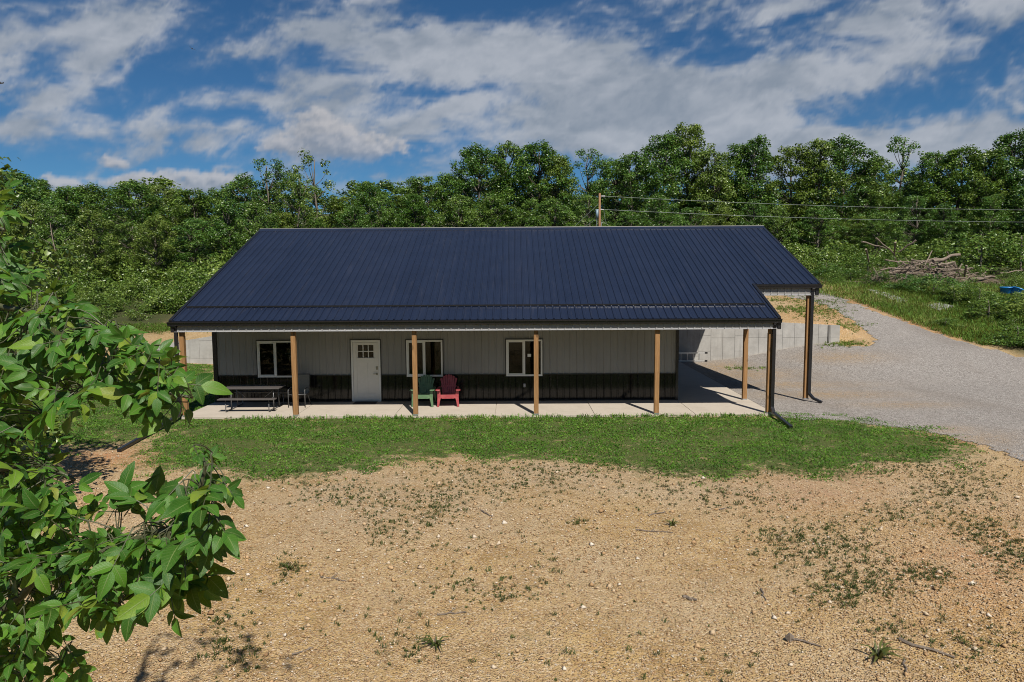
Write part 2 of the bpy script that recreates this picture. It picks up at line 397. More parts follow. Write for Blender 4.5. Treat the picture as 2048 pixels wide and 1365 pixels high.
M_trim = mat_metal('black_trim', (0.012, 0.012, 0.014), 0.30, 0.5)
M_grey = mat_metal('grey_steel', (0.255, 0.25, 0.242), 0.42, 0.45, 0.06)
M_wain = mat_metal('wainscot_paint', (0.007, 0.007, 0.0075), 0.12, 0.36, 0.2)
M_galv = simple('galvanised', (0.55, 0.55, 0.55), 0.35, metal=0.8, var=0.15)
M_light = simple('trim_light', (0.36, 0.36, 0.37), 0.4, var=0.05)
M_white = simple('white_vinyl', (0.70, 0.70, 0.68), 0.35, var=0.04)
M_door = simple('door_paint', (0.66, 0.64, 0.60), 0.4, var=0.04)
M_soffit = simple('soffit_panel', (0.45, 0.43, 0.40), 0.6)
M_nickel = simple('nickel', (0.30, 0.28, 0.25), 0.3, metal=0.9)
def mat_wood(name, c0, c1, knots=True):
    m, t, b = material(name); co = t.coord('Object')
    st = t.mapping(co, scale=(1, 1, 0.07)); n = t.noise(st, 34, 6, 0.6, 0.6); n2 = t.noise(st, 5, 4, .5)
    base = t.mix(t.maprange(n, .3, .7), c0, c1)
    base = t.mix(t.maprange(n2, .5, .75, 0, .45), base, [c * .55 for c in c0])
    if knots:
        k = t.voro(t.mapping(co, scale=(3.2, 3.2, 1.6)), 1.0, 'Distance'); base = t.mix(t.maprange(k, 0.10, 0.16, 0.7, 0), base, [c * .3 for c in c0])
    oi = t.n.new('ShaderNodeObjectInfo'); base = t.mix(t.maprange(oi.outputs['Random'], 0, 1, 0, .3), base, [c * .62 for c in c1])
    t.put(b.inputs['Base Color'], base); b.inputs['Roughness'].default_value = .75; b.inputs['Specular IOR Level'].default_value = .25
    t.put(b.inputs['Normal'], t.bump(n, .3, .006)); return m
M_post = mat_wood('post_wood', (0.20, 0.105, 0.042), (0.37, 0.205, 0.088))
M_pole = mat_wood('pole_wood', (0.20, 0.105, 0.055), (0.32, 0.18, 0.10), False)
def mat_glass():
    m, t, b = material('window_glass'); t.n.remove(b)
    out = t.n['Material Output']; g = t.n.new('ShaderNodeBsdfGlossy'); g.inputs['Roughness'].default_value = 0.02
    g.inputs['Color'].default_value = (0.9, 0.95, 0.93, 1)
    tr = t.n.new('ShaderNodeBsdfTransparent'); tr.inputs['Color'].default_value = (0.42, 0.46, 0.44, 1)
    fr = t.n.new('ShaderNodeFresnel'); fr.inputs['IOR'].default_value = 1.55
    t.put(fr.inputs['Normal'], t.bump(t.noise(t.coord('Object'), 2.2, 2), .05, .02)); t.l.new(fr.inputs['Normal'].links[0].from_socket, g.inputs['Normal'])
    mx = t.n.new('ShaderNodeMixShader'); t.put(mx.inputs[0], t.math('MULTIPLY', fr.outputs[0], .5))
    t.l.new(tr.outputs[0], mx.inputs[1]); t.l.new(g.outputs[0], mx.inputs[2]); t.l.new(mx.outputs[0], out.inputs[0]); return m
M_glass = mat_glass()

# ------------------------------------------------------------------ ground sheet
def axis(a, fine0, fine1, b, step, grow=1.13):
    mid = list(np.arange(fine0, fine1 + 1e-6, step)); lo = []; s = step; v = fine0
    while v > a: s = min(s * grow, 9); v -= s; lo.append(v)
    hi = []; s = step; v = mid[-1]
    while v < b: s = min(s * grow, 9); v += s; hi.append(v)
    return np.array(lo[::-1] + mid + hi)
gx = axis(-230, -20, 24, 240, 0.2); gy = axis(-90, -17, 20, 330, 0.2)
gy = np.sort(np.unique(np.concatenate([gy[(np.abs(gy - WALL_Y) > .12)], [WALL_Y - .12, WALL_Y - .001, WALL_Y + .001, WALL_Y + .15]])))
def grid_mesh(name, xs, ys, dz, mat, attrs=None, keep=None, hfun=height):
    X, Y = np.meshgrid(xs, ys); Z = hfun(X, Y) + dz; nx, ny = len(xs), len(ys)
    idx = np.arange(nx * ny).reshape(ny, nx)
    Fq = np.stack([idx[:-1, :-1], idx[:-1, 1:], idx[1:, 1:], idx[1:, :-1]], -1).reshape(-1, 4)
    V = np.stack([X, Y, Z], -1).reshape(-1, 3)
    at = {k: ('POINT', f(X, Y, Z).ravel()) for k, f in (attrs or {}).items()}
    if keep is not None:
        k = keep(X, Y, Z).ravel(); Fq = Fq[k[Fq].sum(1) >= 4]
        used = np.unique(Fq); re = np.zeros(len(V), int); re[used] = np.arange(len(used)); V = V[used]; Fq = re[Fq]
        at = {n: (d, a[used]) for n, (d, a) in at.items()}
    return mesh_np(name, V, Fq, mat, at, smooth=True)
LAWN = [(-900, 745), (60, 748), (200, 735), (300, 712), (430, 700), (430, 838), (1535, 832), (1600, 838), (1720, 845), (1860, 868), (1925, 893), (1900, 925), (1760, 930), (1660, 962), (1540, 938), (1430, 958), (1300, 948),
        (1180, 930), (1090, 915), (1000, 918), (905, 905), (850, 930), (800, 912), (740, 948), (640, 960), (500, 962), (400, 940), (285, 948), (285, 905), (330, 860), (215, 905), (110, 880), (-900, 930)]
def warp_px(X, Y, Z, a=13):
    u, v = to_px(X, Y, Z); return u + (fbm(X, Y, .8, 3) - .5) * 5 * a, v + (fbm(X + 40, Y, .8, 3) - .5) * 2.6 * a
def lawn_mask(X, Y, Z=None):
    Z = height(X, Y) if Z is None else Z
    u, v = warp_px(X, Y, Z)
    m = in_poly(u, v, LAWN) & (Y < 13.3) & (Y > -9)
    return m.astype(float)
def lawn_soft(X, Y, Z):
    r = lawn_mask(X, Y, Z)
    for d in (.35, .8):
        for a, b2 in ((d, 0), (-d, 0), (0, d), (0, -d)): r = r + lawn_mask(X + a, Y + b2, Z)
    return r / 9
def spots(X, Y, Z, lst):
    u, v = to_px(X, Y, Z); r = np.zeros(np.shape(u))
    for (cx, cy, rx, ry, g) in lst: r = np.maximum(r, g * np.exp(-((u - cx) / rx) ** 2 - ((v - cy) / ry) ** 2))
    return r
RED = [(230, 915, 110, 22, .9), (1640, 985, 160, 45, .7), (1980, 1130, 200, 120, .6), (150, 730, 90, 20, .7), (1900, 880, 80, 14, .8), (40, 1000, 200, 100, .4), (1700, 600, 120, 60, .8), (1850, 650, 120, 40, .8)]
GREY = [(760, 1000, 330, 75, .9), (1080, 960, 330, 50, .8), (1500, 980, 300, 50, .6), (1850, 990, 170, 60, .6), (1640, 1120, 150, 70, .5)]
def veg_mask(X, Y, Z):
    n = fbm(X, Y, .25, 3); a = sstep(19, 27, Y + (n - .5) * 14)
    right = sstep(21.5, 23.5, X + (n - .5) * 3) * sstep(-4, 2, Y)
    lf = sstep(17, 24, -X + (n - .5) * 8) * sstep(-6, 6, Y)
    behind = sstep(20, 34, -Y)
    back = a * (1 - .75 * ((X > 4) & (X < 23) & (Y < 33)))
    return np.clip(np.maximum.reduce([back, right, lf, behind]), 0, 1)
gme = grid_mesh('ground', gx, gy, 0, M_dirt, {'lawn': lawn_soft, 'red': lambda *a: spots(*a, RED), 'grey': lambda *a: spots(*a, GREY), 'veg': veg_mask})
tag(obj('ground', gme), 'bare tan dirt yard and the rising land around the house', 'ground', kind='structure')

DRIVE = [(1200, 700), (1405, 700), (1560, 700), (1672, 692), (1735, 693), (1748, 680), (1705, 645), (1650, 612), (1600, 600), (1570, 592), (1600, 578), (1645, 577), (1700, 603), (1800, 640), (1905, 678), (2048, 714), (2500, 800), (3000, 1100), (2500, 1120), (2200, 985),
         (2048, 925), (1950, 888), (1850, 862), (1700, 844), (1560, 838), (1300, 838), (1200, 800)]
def drive_keep(X, Y, Z):
    u, v = to_px(X, Y, Z); w = 4.0
    u = u + (fbm(X, Y, 1.3, 3) - .5) * 26; v = v + (fbm(X + 31, Y, 1.3, 3) - .5) * 10
    k = in_poly(u, v, DRIVE) & (X > 7.96) & ~((Y > WALL_Y - .3) & (X < 15.95))
    return k | ((X > 7.96) & (X < 15.7) & (Y > 1.0) & (Y < WALL_Y - .2))
TAN = [(1480, 750, 130, 13, 1), (1650, 790, 150, 9, .9), (1800, 810, 120, 7, .7), (1680, 715, 90, 12, .8), (1440, 735, 60, 12, 1), (1960, 880, 90, 18, .7), (1560, 770, 160, 8, .9), (1900, 860, 60, 9, .7)]
dme = grid_mesh('driveway', np.arange(7.9, 60, .16), np.arange(-9, 40, .16), 0.014, M_gravel, {'tan': lambda *a: spots(*a, TAN)}, drive_keep)
tag(obj('driveway', dme), 'pale grey gravel driveway curving up past the house', 'driveway', kind='structure')

# ------------------------------------------------------------------ concrete patio, panel by panel
XL, XR, XS = -10.35, 10.12, 7.92
OE, HE, MS, YR = -0.12, 2.937, 0.395, 7.925
WL, WR, YD, YB = -10.13, 5.48, 2.43, 13.35
YE2 = 2.33
zroof = lambda Y: HE + MS * (Y - OE) if Y <= YR else HE + MS * (YR - OE) - MS * (Y - YR)
patio = MB().box(WL - .05, 7.93, 0.03, YB, -.35, -.028).build('patio', M_slab)
tag(patio, 'pale concrete porch slab wrapping round the front and side of the house', 'patio', kind='structure')
xj = [WL - .1, -6.75, -3.7, -.62, 2.43, WR + .02, 7.95]
for a, b2 in zip(xj[:-1], xj[1:]):
    MB().box(a + .007, b2 - .007, 0.0, YD - .007, -.12, 0).build('concrete_panel', M_slab, patio, bev=.006)
yj = [YD, 5.4, 8.4, 11.2, YB]
for a, b2 in zip(yj[:-1], yj[1:]):
    MB().box(WR + .027, 7.943, a + .007, b2 - .007, -.12, 0).build('concrete_panel', M_slab, patio, bev=.006)

# ------------------------------------------------------------------ the house
house = thing('house', 'long low metal-sided house with a dark navy ribbed roof and porch', 'house')
RIB = 0.2286
def profile(x0, x1, h=0.019, phase=0.0):
    """ribbed sheet section: list of (x, rise)"""
    pts = [(x0, 0.0)]; k = math.ceil((x0 - phase) / RIB - .5)
    while True:
        c = phase + k * RIB
        if c - .03 > x1: break
        for dx_, hh in ((-.03, 0), (-.014, h), (.014, h), (.03, 0)):
            if x0 < c + dx_ < x1: pts.append((c + dx_, hh))
        m = c + RIB / 2
        for dx_, hh in ((-.03, 0), (-.02, h * .16), (-.008, h * .16), (.0, 0)):
            if x0 + .035 < m + dx_ < x1 - .035 and h > .015: pts.append((m + dx_, hh))
        k += 1
    pts.append((x1, 0.0)); return pts
roof = MB()
th = math.atan(MS); nrm = lambda f: Vector((0, -math.sin(th) if f else math.sin(th), math.cos(th)))
T_ = .10
poly_f = lambda y0: [(y0 + .03, zroof(y0 + .03) - .012), (YR, zroof(YR) - .012), (YR, zroof(YR) - .14), (y0 + .03, zroof(y0 + .03) - .12)]
roof.prism(poly_f(OE), XL + .02, XS - .02, 'x'); roof.prism(poly_f(YE2), XS - .02, XR - .02, 'x')
roof.prism([(13.7, zroof(13.7) - .012), (YR, zroof(YR) - .012), (YR, zroof(YR) - .14), (13.7, zroof(13.7) - .12)], XL + .02, XR - .02, 'x')
roof = roof.build('roof', M_trim, house)
def roof_panel(x0, x1, y0, y1):
    f = y1 <= YR + .01; n = nrm(f); mb = MB(); pr = profile(x0, x1, .031, XS + RIB / 2)
    vs = []
    for (x, h) in pr:
        for yy in (y0, y1):
            vs.append(Vector((x, yy, zroof(yy))) + n * (h + .002))
    k = len(pr)
    for (x, h) in pr:   # folded under edge so that the sheet has thickness at the eave
        yy = y0 if f else y1
        vs.append(Vector((x, yy, zroof(yy))) - n * .010)
    fs = [(2 * i, 2 * i + 2, 2 * i + 3, 2 * i + 1) for i in range(k - 1)]
    e = 0 if f else 1
    fs += [(2 * i + e, 2 * k + i, 2 * k + i + 1, 2 * i + 2 + e) for i in range(k - 1)]
    mb.add(vs, fs); mb.build('roof_panel', M_roof, roof)
PW = .9144
def spans(a, b, w=PW):
    out = []; x = a
    while x < b - .01: out.append((x, min(x + w, b))); x += w
    return out
xs_l = [(max(XS - (i + 1) * PW, XL), XS - i * PW) for i in range(20)]
for a, b2 in xs_l: roof_panel(a, b2, OE, YR)
for a, b2 in spans(XS, XR): roof_panel(a, b2, YE2, YR)
for a, b2 in spans(XL, XR): roof_panel(a, b2, YR, 13.72)
zr = zroof(YR)
MB().add([(x, YR + s * .19, zr - .19 * MS + .030) for x in (XL - .03, XR + .03) for s in (-1, 1)] + [(x, YR + s * .02, zr + .045) for x in (XL - .03, XR + .03) for s in (-1, 1)] + [(x, YR + s * .19, zr - .19 * MS + .005) for x in (XL - .03, XR + .03) for s in (-1, 1)],
         [(0, 4, 6, 2), (4, 5, 7, 6), (5, 1, 3, 7), (0, 2, 10, 8), (1, 9, 11, 3), (0, 1, 5, 4), (2, 6, 7, 3), (0, 8, 9, 1), (2, 3, 11, 10)]).build('ridge_cap', M_roof, roof)
MB().tube([(XL - .03, YR, zr + .048), (XR + .03, YR, zr + .048)], .022, 10).build('ridge_highlight', M_grey, roof, smooth=True)  # added pale rod, its colour standing in for the sunlit line along the ridge
def rake(x, y0, y1, nm='rake_trim'):
    mb = MB()
    for a, b2 in ((y0, YR),) + (((YR, y1),) if y1 > YR else ()):
        z0, z1 = zroof(a), zroof(b2)
        vs = [(xx, yy, zz + d) for xx in (x - .045, x + .045) for yy, zz in ((a, z0), (b2, z1)) for d in (-.15, .034)]
        mb.add(vs, [(0, 1, 3, 2), (4, 6, 7, 5), (0, 2, 6, 4), (1, 5, 7, 3), (0, 4, 5, 1), (2, 3, 7, 6)])
    mb.build(nm, M_trim, roof)
rake(XL, OE, 13.72); rake(XR, YE2, 13.72)
mb = MB(); a, b2 = OE, YE2 - .03
mb.add([(xx, yy, zroof(yy) + d) for xx in (XS - .04, XS + .05) for yy in (a, b2) for d in (-.15, .034)], [(0, 1, 3, 2), (4, 6, 7, 5), (0, 2, 6, 4), (1, 5, 7, 3), (0, 4, 5, 1), (2, 3, 7, 6)]); mb.build('rake_trim', M_trim, roof)
# bar of the snow guard with its clips
sg = MB(); yg = .735; zg = zroof(yg) + .045
sg.box(XL + .12, XS - .13, yg - .012, yg + .03, zg - .02, zg + .028); sgo = sg.build('snow_guard', M_trim, roof)
for i in range(20):
    x = XL + .3 + i * .92
    MB().box(x - .02, x + .02, yg - .03, yg + .09, zg - .05, zg - .018).build('guard_clip', M_trim, sgo)
def gutter(x0, x1, ye, nm='gutter'):
    z = zroof(ye); y = ye + .01
    pr = [(y, z - .01), (y, z - .145), (y - .075, z - .145), (y - .085, z - .10), (y - .115, z - .05), (y - .118, z - .022), (y - .106, z - .022), (y - .104, z - .05), (y - .075, z - .10), (y - .068, z - .135), (y - .01, z - .135), (y - .01, z - .01)]
    return MB().prism(pr, x0, x1, 'x').build(nm, M_trim, house)
gutter(XL - .06, XS + .06, OE); gutter(XS + .07, XR + .07, YE2)
def fascia(x0, x1, y, ztop, zbot):
    f = MB().box(x0, x1, y + .012, y + .05, zbot + .01, ztop).build('fascia', M_post, house)
    for a, b2 in spans(x0, x1):
        pr = profile(a, b2, .016, x0 + RIB / 2); k = len(pr)
        vs = [(x, y - h + .006, z) for x, h in pr for z in (zbot + .028, ztop - .005)]
        MB().add(vs, [(2 * i, 2 * i + 2, 2 * i + 3, 2 * i + 1) for i in range(k - 1)]).build('fascia_panel', M_grey, f)
    t = MB().box(x0, x1, y - .022, y + .05, zbot - .008, zbot + .002).box(x0, x1, y + .008, y + .011, zbot + .004, zbot + .05)
    n = int((x1 - x0) / RIB)
    for i in range(n):
        x = x0 + (i + .5) * RIB
        t.box(max(x - .014, x0), min(x + .014, x1), y - .018, y + .004, zbot + .0025, zbot + .03)
    t.build('fascia_trim', M_light, f)
FY = -.085
fascia(XL + .09, XS - .03, FY, 2.80, 2.612); fascia(XS + .06, XR - .10, YE2 + .035, 3.76, 3.53)
def end_trim(x, y, z0, z1):
    MB().box(x - .05, x + .05, y - .025, y + .06, z0, z1).build('corner_trim', M_trim, house)
end_trim(XL + .045, FY - .01, 2.595, 2.80); end_trim(XS + .015, FY - .01, 2.595, 2.80); end_trim(XR - .055, YE2 + .025, 3.515, 3.76)
# timber headers behind the fascia, porch ceiling
MB().box(XL + .1, XS - .05, FY + .052, .12, 2.612, 2.79).build('porch_beam', M_post, house)
MB().box(XS + .07, XR - .12, YE2 + .088, YE2 + .25, 3.54, 3.75).build('porch_beam', M_post, house)
for a, b2 in ((YE2 + .26, YR), (YR, 13.3)):
    MB().prism([(a, zroof(a) - .15), (b2, zroof(b2) - .15), (b2, zroof(b2) - .36), (a, zroof(a) - .36)], XR - .2, XR - .06, 'x').build('rafter', M_post, house)
MB().box(XS - .2, XS - .06, .125, YE2 + .03, 2.62, 2.80).build('porch_beam', M_post, house)
cg = MB()
for a, b2 in spans(WL, XS - .25, 1.2): cg.box(a + .004, b2 - .004, .105, YD - .03, 2.645, 2.66)
cg.build('porch_ceiling', M_soffit, house)

# walls: a core, then sheet after sheet
def opening(u0, u1, z0, z1): return (u0, u1, z0, z1)
DX0 = -5.526; DW, DH = .985, 2.097
wx = lambda u: at_y(u, 700, YD).x
WINS = [(wx(514.3), 1.22), (-3.66, 1.22), (wx(1012.3), 1.22)]
WZ0, WZ1 = .848, 2.087
OPEN = [(DX0, DX0 + DW, 0, DH)] + [(x, x + w, WZ0, WZ1) for x, w in WINS]
def wall_core(name):
    mb = MB(); xsn = sorted({WL + .02, WR - .02} | {o[0] for o in OPEN} | {o[1] for o in OPEN})
    for a, b2 in zip(xsn[:-1], xsn[1:]):
        cuts = [(o[2], o[3]) for o in OPEN if o[0] <= a + 1e-6 and o[1] >= b2 - 1e-6]
        z = 0.02
        for c0, c1 in cuts:
            if c0 > z + .01: mb.box(a, b2, YD + .03, YD + .14, z, c0)
            z = c1
        mb.box(a, b2, YD + .03, YD + .14, z, 3.3)
    return mb.build(name, M_soffit, house)
wall_f = wall_core('front_wall')
def sheet(a, b2, z0, z1, mat, nm, par, h=.019):
    pr = profile(a, b2, h, WL + RIB / 2); cuts = sorted({o[i] for o in OPEN for i in (0, 1) if a < o[i] < b2})
    full = []
    for (p, q) in zip(pr[:-1], pr[1:]):
        full.append(p)
        for c in cuts:
            if p[0] < c < q[0]: full.append((c, p[1] + (q[1] - p[1]) * (c - p[0]) / (q[0] - p[0])))
    full.append(pr[-1]); mb = MB()
    for p, q in zip(full[:-1], full[1:]):
        m = (p[0] + q[0]) / 2; zs = [(z0, z1)]
        for o in OPEN:
            if o[0] < m < o[1]:
                nz = []
                for s, e in zs:
                    if o[2] > s: nz.append((s, min(e, o[2])))
                    if o[3] < e: nz.append((max(s, o[3]), e))
                zs = [(s, e) for s, e in nz if e - s > .005]
        for s, e in zs:
            mb.add([(p[0], YD - p[1] + .02, s), (q[0], YD - q[1] + .02, s), (q[0], YD - q[1] + .02, e), (p[0], YD - p[1] + .02, e)], [(0, 1, 2, 3)])
    if mb.v: mb.build(nm, mat, par)
for a, b2 in spans(WL, WR):
    sheet(a, b2, .915, 2.75, M_grey, 'wall_panel', wall_f); sheet(a, b2, .03, .905, M_wain, 'wainscot_panel', wall_f)
tb = MB(); tx = sorted([WL] + [v for o in OPEN for v in (o[0], o[1])] + [WR])
segs = [(WL, WINS[0][0]), (WINS[0][0] + 1.22, DX0), (DX0 + DW, WINS[1][0]), (WINS[1][0] + 1.22, WINS[2][0]), (WINS[2][0] + 1.22, WR)]
for a, b2 in segs: tb.box(a + .03, b2 - .03, YD - .012, YD + .024, .893, .925)
for a, b2 in ((WL, DX0 - .01), (DX0 + DW + .01, WR)): tb.box(a, b2, YD - .015, YD + .026, .008, .036)
tb.build('wall_trim', M_trim, wall_f)
for x in (WL, WR):
    MB().box(x - .06, x + .07 if x < 0 else x + .03, YD - .035, YD + .13, .006, 2.76).build('corner_trim', M_trim, wall_f)
def side_wall(x, out, nm):
    top = lambda y: zroof(y) - .135
    core = MB().prism([(YD + .142, .0), (YB, .0), (YB, top(YB)), (YR, top(YR)), (YD + .142, top(YD + .142))], x - out * .12, x - out * .02, 'x').build(nm, M_soffit, house)
    for a, b2 in spans(YD + .15, YB):
        for z0, mat, n2 in ((.03, M_wain, 'wainscot_panel'), (.915, M_grey, 'wall_panel')):
            pr = profile(a, b2, .019, YD); mb = MB()
            for p, q in zip(pr[:-1], pr[1:]):
                e0, e1 = (.905, .905) if z0 < .5 else (top(p[0]), top(q[0]))
                mb.add([(x + out * p[1], p[0], z0), (x + out * q[1], q[0], z0), (x + out * q[1], q[0], e1), (x + out * p[1], p[0], e0)], [(0, 1, 2, 3)])
            mb.build(n2, mat, core)
side_wall(WR, 1, 'side_wall'); side_wall(WL, -1, 'side_wall')
bw = MB().box(WL + .13, WR - .13, YB - .12, YB - .01, 0, zroof(YB) - .14).build('back_wall', M_soffit, house)
for a, b2 in spans(WL, WR):
    pr = profile(a, b2, .019, WL)
    MB().add([(x, YB + h, z) for x, h in pr for z in (.03, zroof(YB) - .14)], [(2 * i, 2 * i + 2, 2 * i + 3, 2 * i + 1) for i in range(len(pr) - 1)]).build('wall_panel', M_grey, bw)
M_int = simple('interior_wall', (0.30, 0.27, 0.22), .8); M_floor = simple('interior_floor', (0.16, 0.10, 0.06), .5)
MB().box(WL + .15, WR - .15, YD + .15, YB - .13, .004, .012).build('interior_floor', M_floor, house)
MB().box(WL + .15, WR - .15, YD + .145, YB - .13, 2.70, 2.72).build('interior_ceiling', M_int, house)
MB().box(WL + .15, WR - .15, 6.4, 6.5, .012, 2.70).build('interior_wall', M_int, house)
# windows
M_curt = simple('curtain_cloth', (0.20, 0.17, 0.045), .9, var=.3, scale=9, stretch=(8, 8, .3))
for wi, (x0, w) in enumerate(WINS):
    x1 = x0 + w; yf = YD - .03
    win = MB().box(x0, x1, yf, YD + .07, WZ1 - .055, WZ1).box(x0, x1, yf, YD + .07, WZ0, WZ0 + .055).box(x0, x0 + .055, yf, YD + .07, WZ0 + .055, WZ1 - .055).box(x1 - .055, x1, yf, YD + .07, WZ0 + .055, WZ1 - .055).build('window', M_white, house, bev=.004)
    MB().box(x0 - .03, x1 + .03, YD - .02, YD + .03, WZ1 + .001, WZ1 + .03).box(x0 - .03, x0 - .001, YD - .02, YD + .03, WZ0 - .02, WZ1).box(x1 + .001, x1 + .03, YD - .02, YD + .03, WZ0 - .02, WZ1).box(x0 - .001, x1 + .001, YD - .018, YD + .03, WZ0 - .02, WZ0 - .001).build('window_trim', M_trim, win)
    xm = (x0 + x1) / 2
    MB().box(xm - .03, xm + .03, yf + .004, YD + .06, WZ0 + .056, WZ1 - .056).build('mullion', M_white, win, bev=.003)
    sash = MB(); a, b2 = x0 + .056, xm - .031
    sash.box(a, a + .03, yf + .02, YD + .03, WZ0 + .056, WZ1 - .056).box(b2 - .03, b2, yf + .02, YD + .03, WZ0 + .056, WZ1 - .056).box(a + .03, b2 - .03, yf + .02, YD + .03, WZ0 + .056, WZ0 + .09).box(a + .03, b2 - .03, yf + .02, YD + .03, WZ1 - .09, WZ1 - .056)
    sash.build('sash', M_white, win, bev=.003)
    MB().box(a + .031, b2 - .031, YD, YD + .006, WZ0 + .091, WZ1 - .091).build('pane', M_glass, win)
    MB().box(xm + .031, x1 - .056, YD + .02, YD + .026, WZ0 + .057, WZ1 - .057).build('pane', M_glass, win)
    cv = MB(); n = 22; cw = .34 if wi < 2 else .2
    pts = [(x1 - .02 - cw * i / n, YD + .22 + .025 * math.sin(i * 1.9)) for i in range(n + 1)]
    cv.add([(px_, py_, z) for px_, py_ in pts for z in (.5, 2.15)], [(2 * i, 2 * i + 2, 2 * i + 3, 2 * i + 1) for i in range(n)]).build('curtain', M_curt, win, smooth=True)
    if wi == 2: MB().box(x1 - .50, x1 - .38, YD + .009, YD + .012, 1.50, 1.60).build('sticker', M_white, win)
# door
dr = MB(); yf = YD - .03
dr.box(DX0, DX0 + .055, yf, YD + .1, .02, DH).box(DX0 + DW - .055, DX0 + DW, yf, YD + .1, .02, DH).box(DX0 + .055, DX0 + DW - .055, yf, YD + .1, DH - .055, DH)
door = dr.build('door', M_white, house, bev=.004)
MB().box(DX0 - .03, DX0 + DW + .03, YD - .02, YD + .03, DH + .001, DH + .03).box(DX0 - .03, DX0 - .001, YD - .02, YD + .03, .02, DH).box(DX0 + DW + .001, DX0 + DW + .03, YD - .02, YD + .03, .02, DH).build('door_trim', M_trim, door)
MB().box(DX0 + .02, DX0 + DW - .02, yf - .02, YD + .1, .001, .022).build('threshold', M_galv, door)
a, b2 = DX0 + .058, DX0 + DW - .058; lw = (a + .17, b2 - .17); lz = (1.50, 1.93)
leaf = MB(); y0, y1 = YD + .002, YD + .045
leaf.box(a, b2, y0, y1, .03, lz[0]).box(a, b2, y0, y1, lz[1], DH - .058).box(a, lw[0], y0, y1, lz[0], lz[1]).box(lw[1], b2, y0, y1, lz[0], lz[1])
lf = leaf.build('door_leaf', M_door, door)
xm = (a + b2) / 2
rl = MB()
rl.box(a + .003, a + .13, y0 - .012, y0 - .001, .05, DH - .08).box(b2 - .13, b2 - .003, y0 - .012, y0 - .001, .05, DH - .08).box(a + .13, b2 - .13, y0 - .012, y0 - .001, .05, .27).box(a + .13, b2 - .13, y0 - .012, y0 - .001, 1.32, 1.46).box(a + .13, b2 - .13, y0 - .012, y0 - .001, 1.97, DH - .08).box(xm - .055, xm + .055, y0 - .012, y0 - .001, .27, 1.32)
rl.box(lw[0] - .04, lw[1] + .04, y0 - .02, y0 - .0125, lz[0] - .045, lz[0] - .005)
rl.build('door_rail', M_door, lf, bev=.003)
mu = MB(); w3 = (lw[1] - lw[0]) / 3; zm = sum(lz) / 2
for i in (1, 2): mu.box(lw[0] + w3 * i - .013, lw[0] + w3 * i + .013, y0 - .003, y1, lz[0] + .001, lz[1] - .001)
for i in range(3): mu.box(lw[0] + w3 * i + (.0135 if i else .001), lw[0] + w3 * (i + 1) - (.0135 if i < 2 else .001), y0 - .003, y1, zm - .013, zm + .013)
mu.build('muntin', M_white, lf)
for i in range(3):
    for z0, z1 in ((lz[0], zm - .013), (zm + .013, lz[1])):
        MB().box(lw[0] + w3 * i + .013, lw[0] + w3 * (i + 1) - .013, y0 + .012, y0 + .017, z0 + .001, z1 - .001).build('pane', M_glass, lf)
MB().box(b2 - .10, b2 - .035, y0 - .03, y0 - .0125, 1.09, 1.20).build('deadbolt', M_nickel, door, bev=.006)
MB().box(b2 - .10, b2 - .04, y0 - .025, y0 - .0125, .91, .985).bar((b2 - .07, y0 - .05, .948), (b2 - .20, y0 - .05, .952), .014, .022).bar((b2 - .07, y0 - .0125, .948), (b2 - .07, y0 - .056, .948), .022, .022).build('door_handle', M_nickel, door, bev=.003)
p = at_y(1049, 771, YD)
MB().box(p.x - .035, p.x + .035, YD - .05, YD - .002, p.z - .06, p.z + .06).build('outlet_cover', M_light, house, bev=.008)
# porch posts
def post(x, y, ztop, split=True):
    g = .07
    mb = MB().box(x - g, x + g, y, y + .14, .03, ztop - (.14 if split else 0))
    po = mb.build('porch_post', M_post, house, bev=.006)
    if split: MB().box(x - g + .008, x + g - .008, y + .01, y + .13, ztop - .14, ztop + .05).build('post_top', M_post, po)
    MB().box(x - g - .006, x + g + .006, y - .006, y + .146, .0, .045).build('post_bracket', M_galv, po)
px_x = lambda u, Y=0.0: at_y(u, 740, Y).x
for ub, ut in ((590.8, 585.3), (831, 828), (1072.8, 1072), (1313, 1315.7)):
    post((at_y(ub, 834, 0).x + at_y(ut, 663, 0).x) / 2, 0.0, 2.6)
post(XL + .25, 0.0, 2.6); XC = 7.745
post(XC, 0.02, 2.6)
post(7.76, 2.36, 3.4, False)
post(9.86, YE2 + .10, 3.56, False)
for o in [c for c in house.children if c.name.startswith('porch_post')][-1:]:
    pass
def downspout(x, y, ztop, zb, dirv, length, gut_y):
    mb = MB(); w, d = .105, .075
    mb.bar((x, gut_y - .05, ztop + .02), (x, y, ztop - .08), w, d)
    mb.bar((x, y, ztop - .09), (x, y, zb + .20), w, d)
    e = Vector((x, y, zb + .17)); k = e + Vector((dirv[0] * .16, dirv[1] * .16, -.10)); mb.bar(e + Vector((0, 0, .05)), k, w, d)
    f = Vector((k.x + dirv[0] * length, k.y + dirv[1] * length, 0)); f.z = float(height(f.x, f.y)) + .05
    mb.bar(k, f, w, d)
    o = mb.build('downspout', M_trim, house, bev=.008)
    for z in (ztop * .45, ztop * .8): MB().box(x - .05, x + .05, y - .037, y + .05, z, z + .03).build('downspout_strap', M_trim, o)
g1 = ground_at(1582, 858); g2 = ground_at(1643, 808)
xd = XC + .062; d1 = Vector((g1.x - xd, g1.y + .045, 0)); L1 = d1.length; d1.normalize()
downspout(xd, -.045, 2.80, .0, (d1.x, d1.y), L1 - .16, OE)
xd = 9.86 + .062; d2 = Vector((g2.x - xd, g2.y - YE2 - .055, 0)); L2 = d2.length; d2.normalize()
downspout(xd, YE2 + .05, 3.76, .0, (d2.x, d2.y), L2 - .16, YE2)
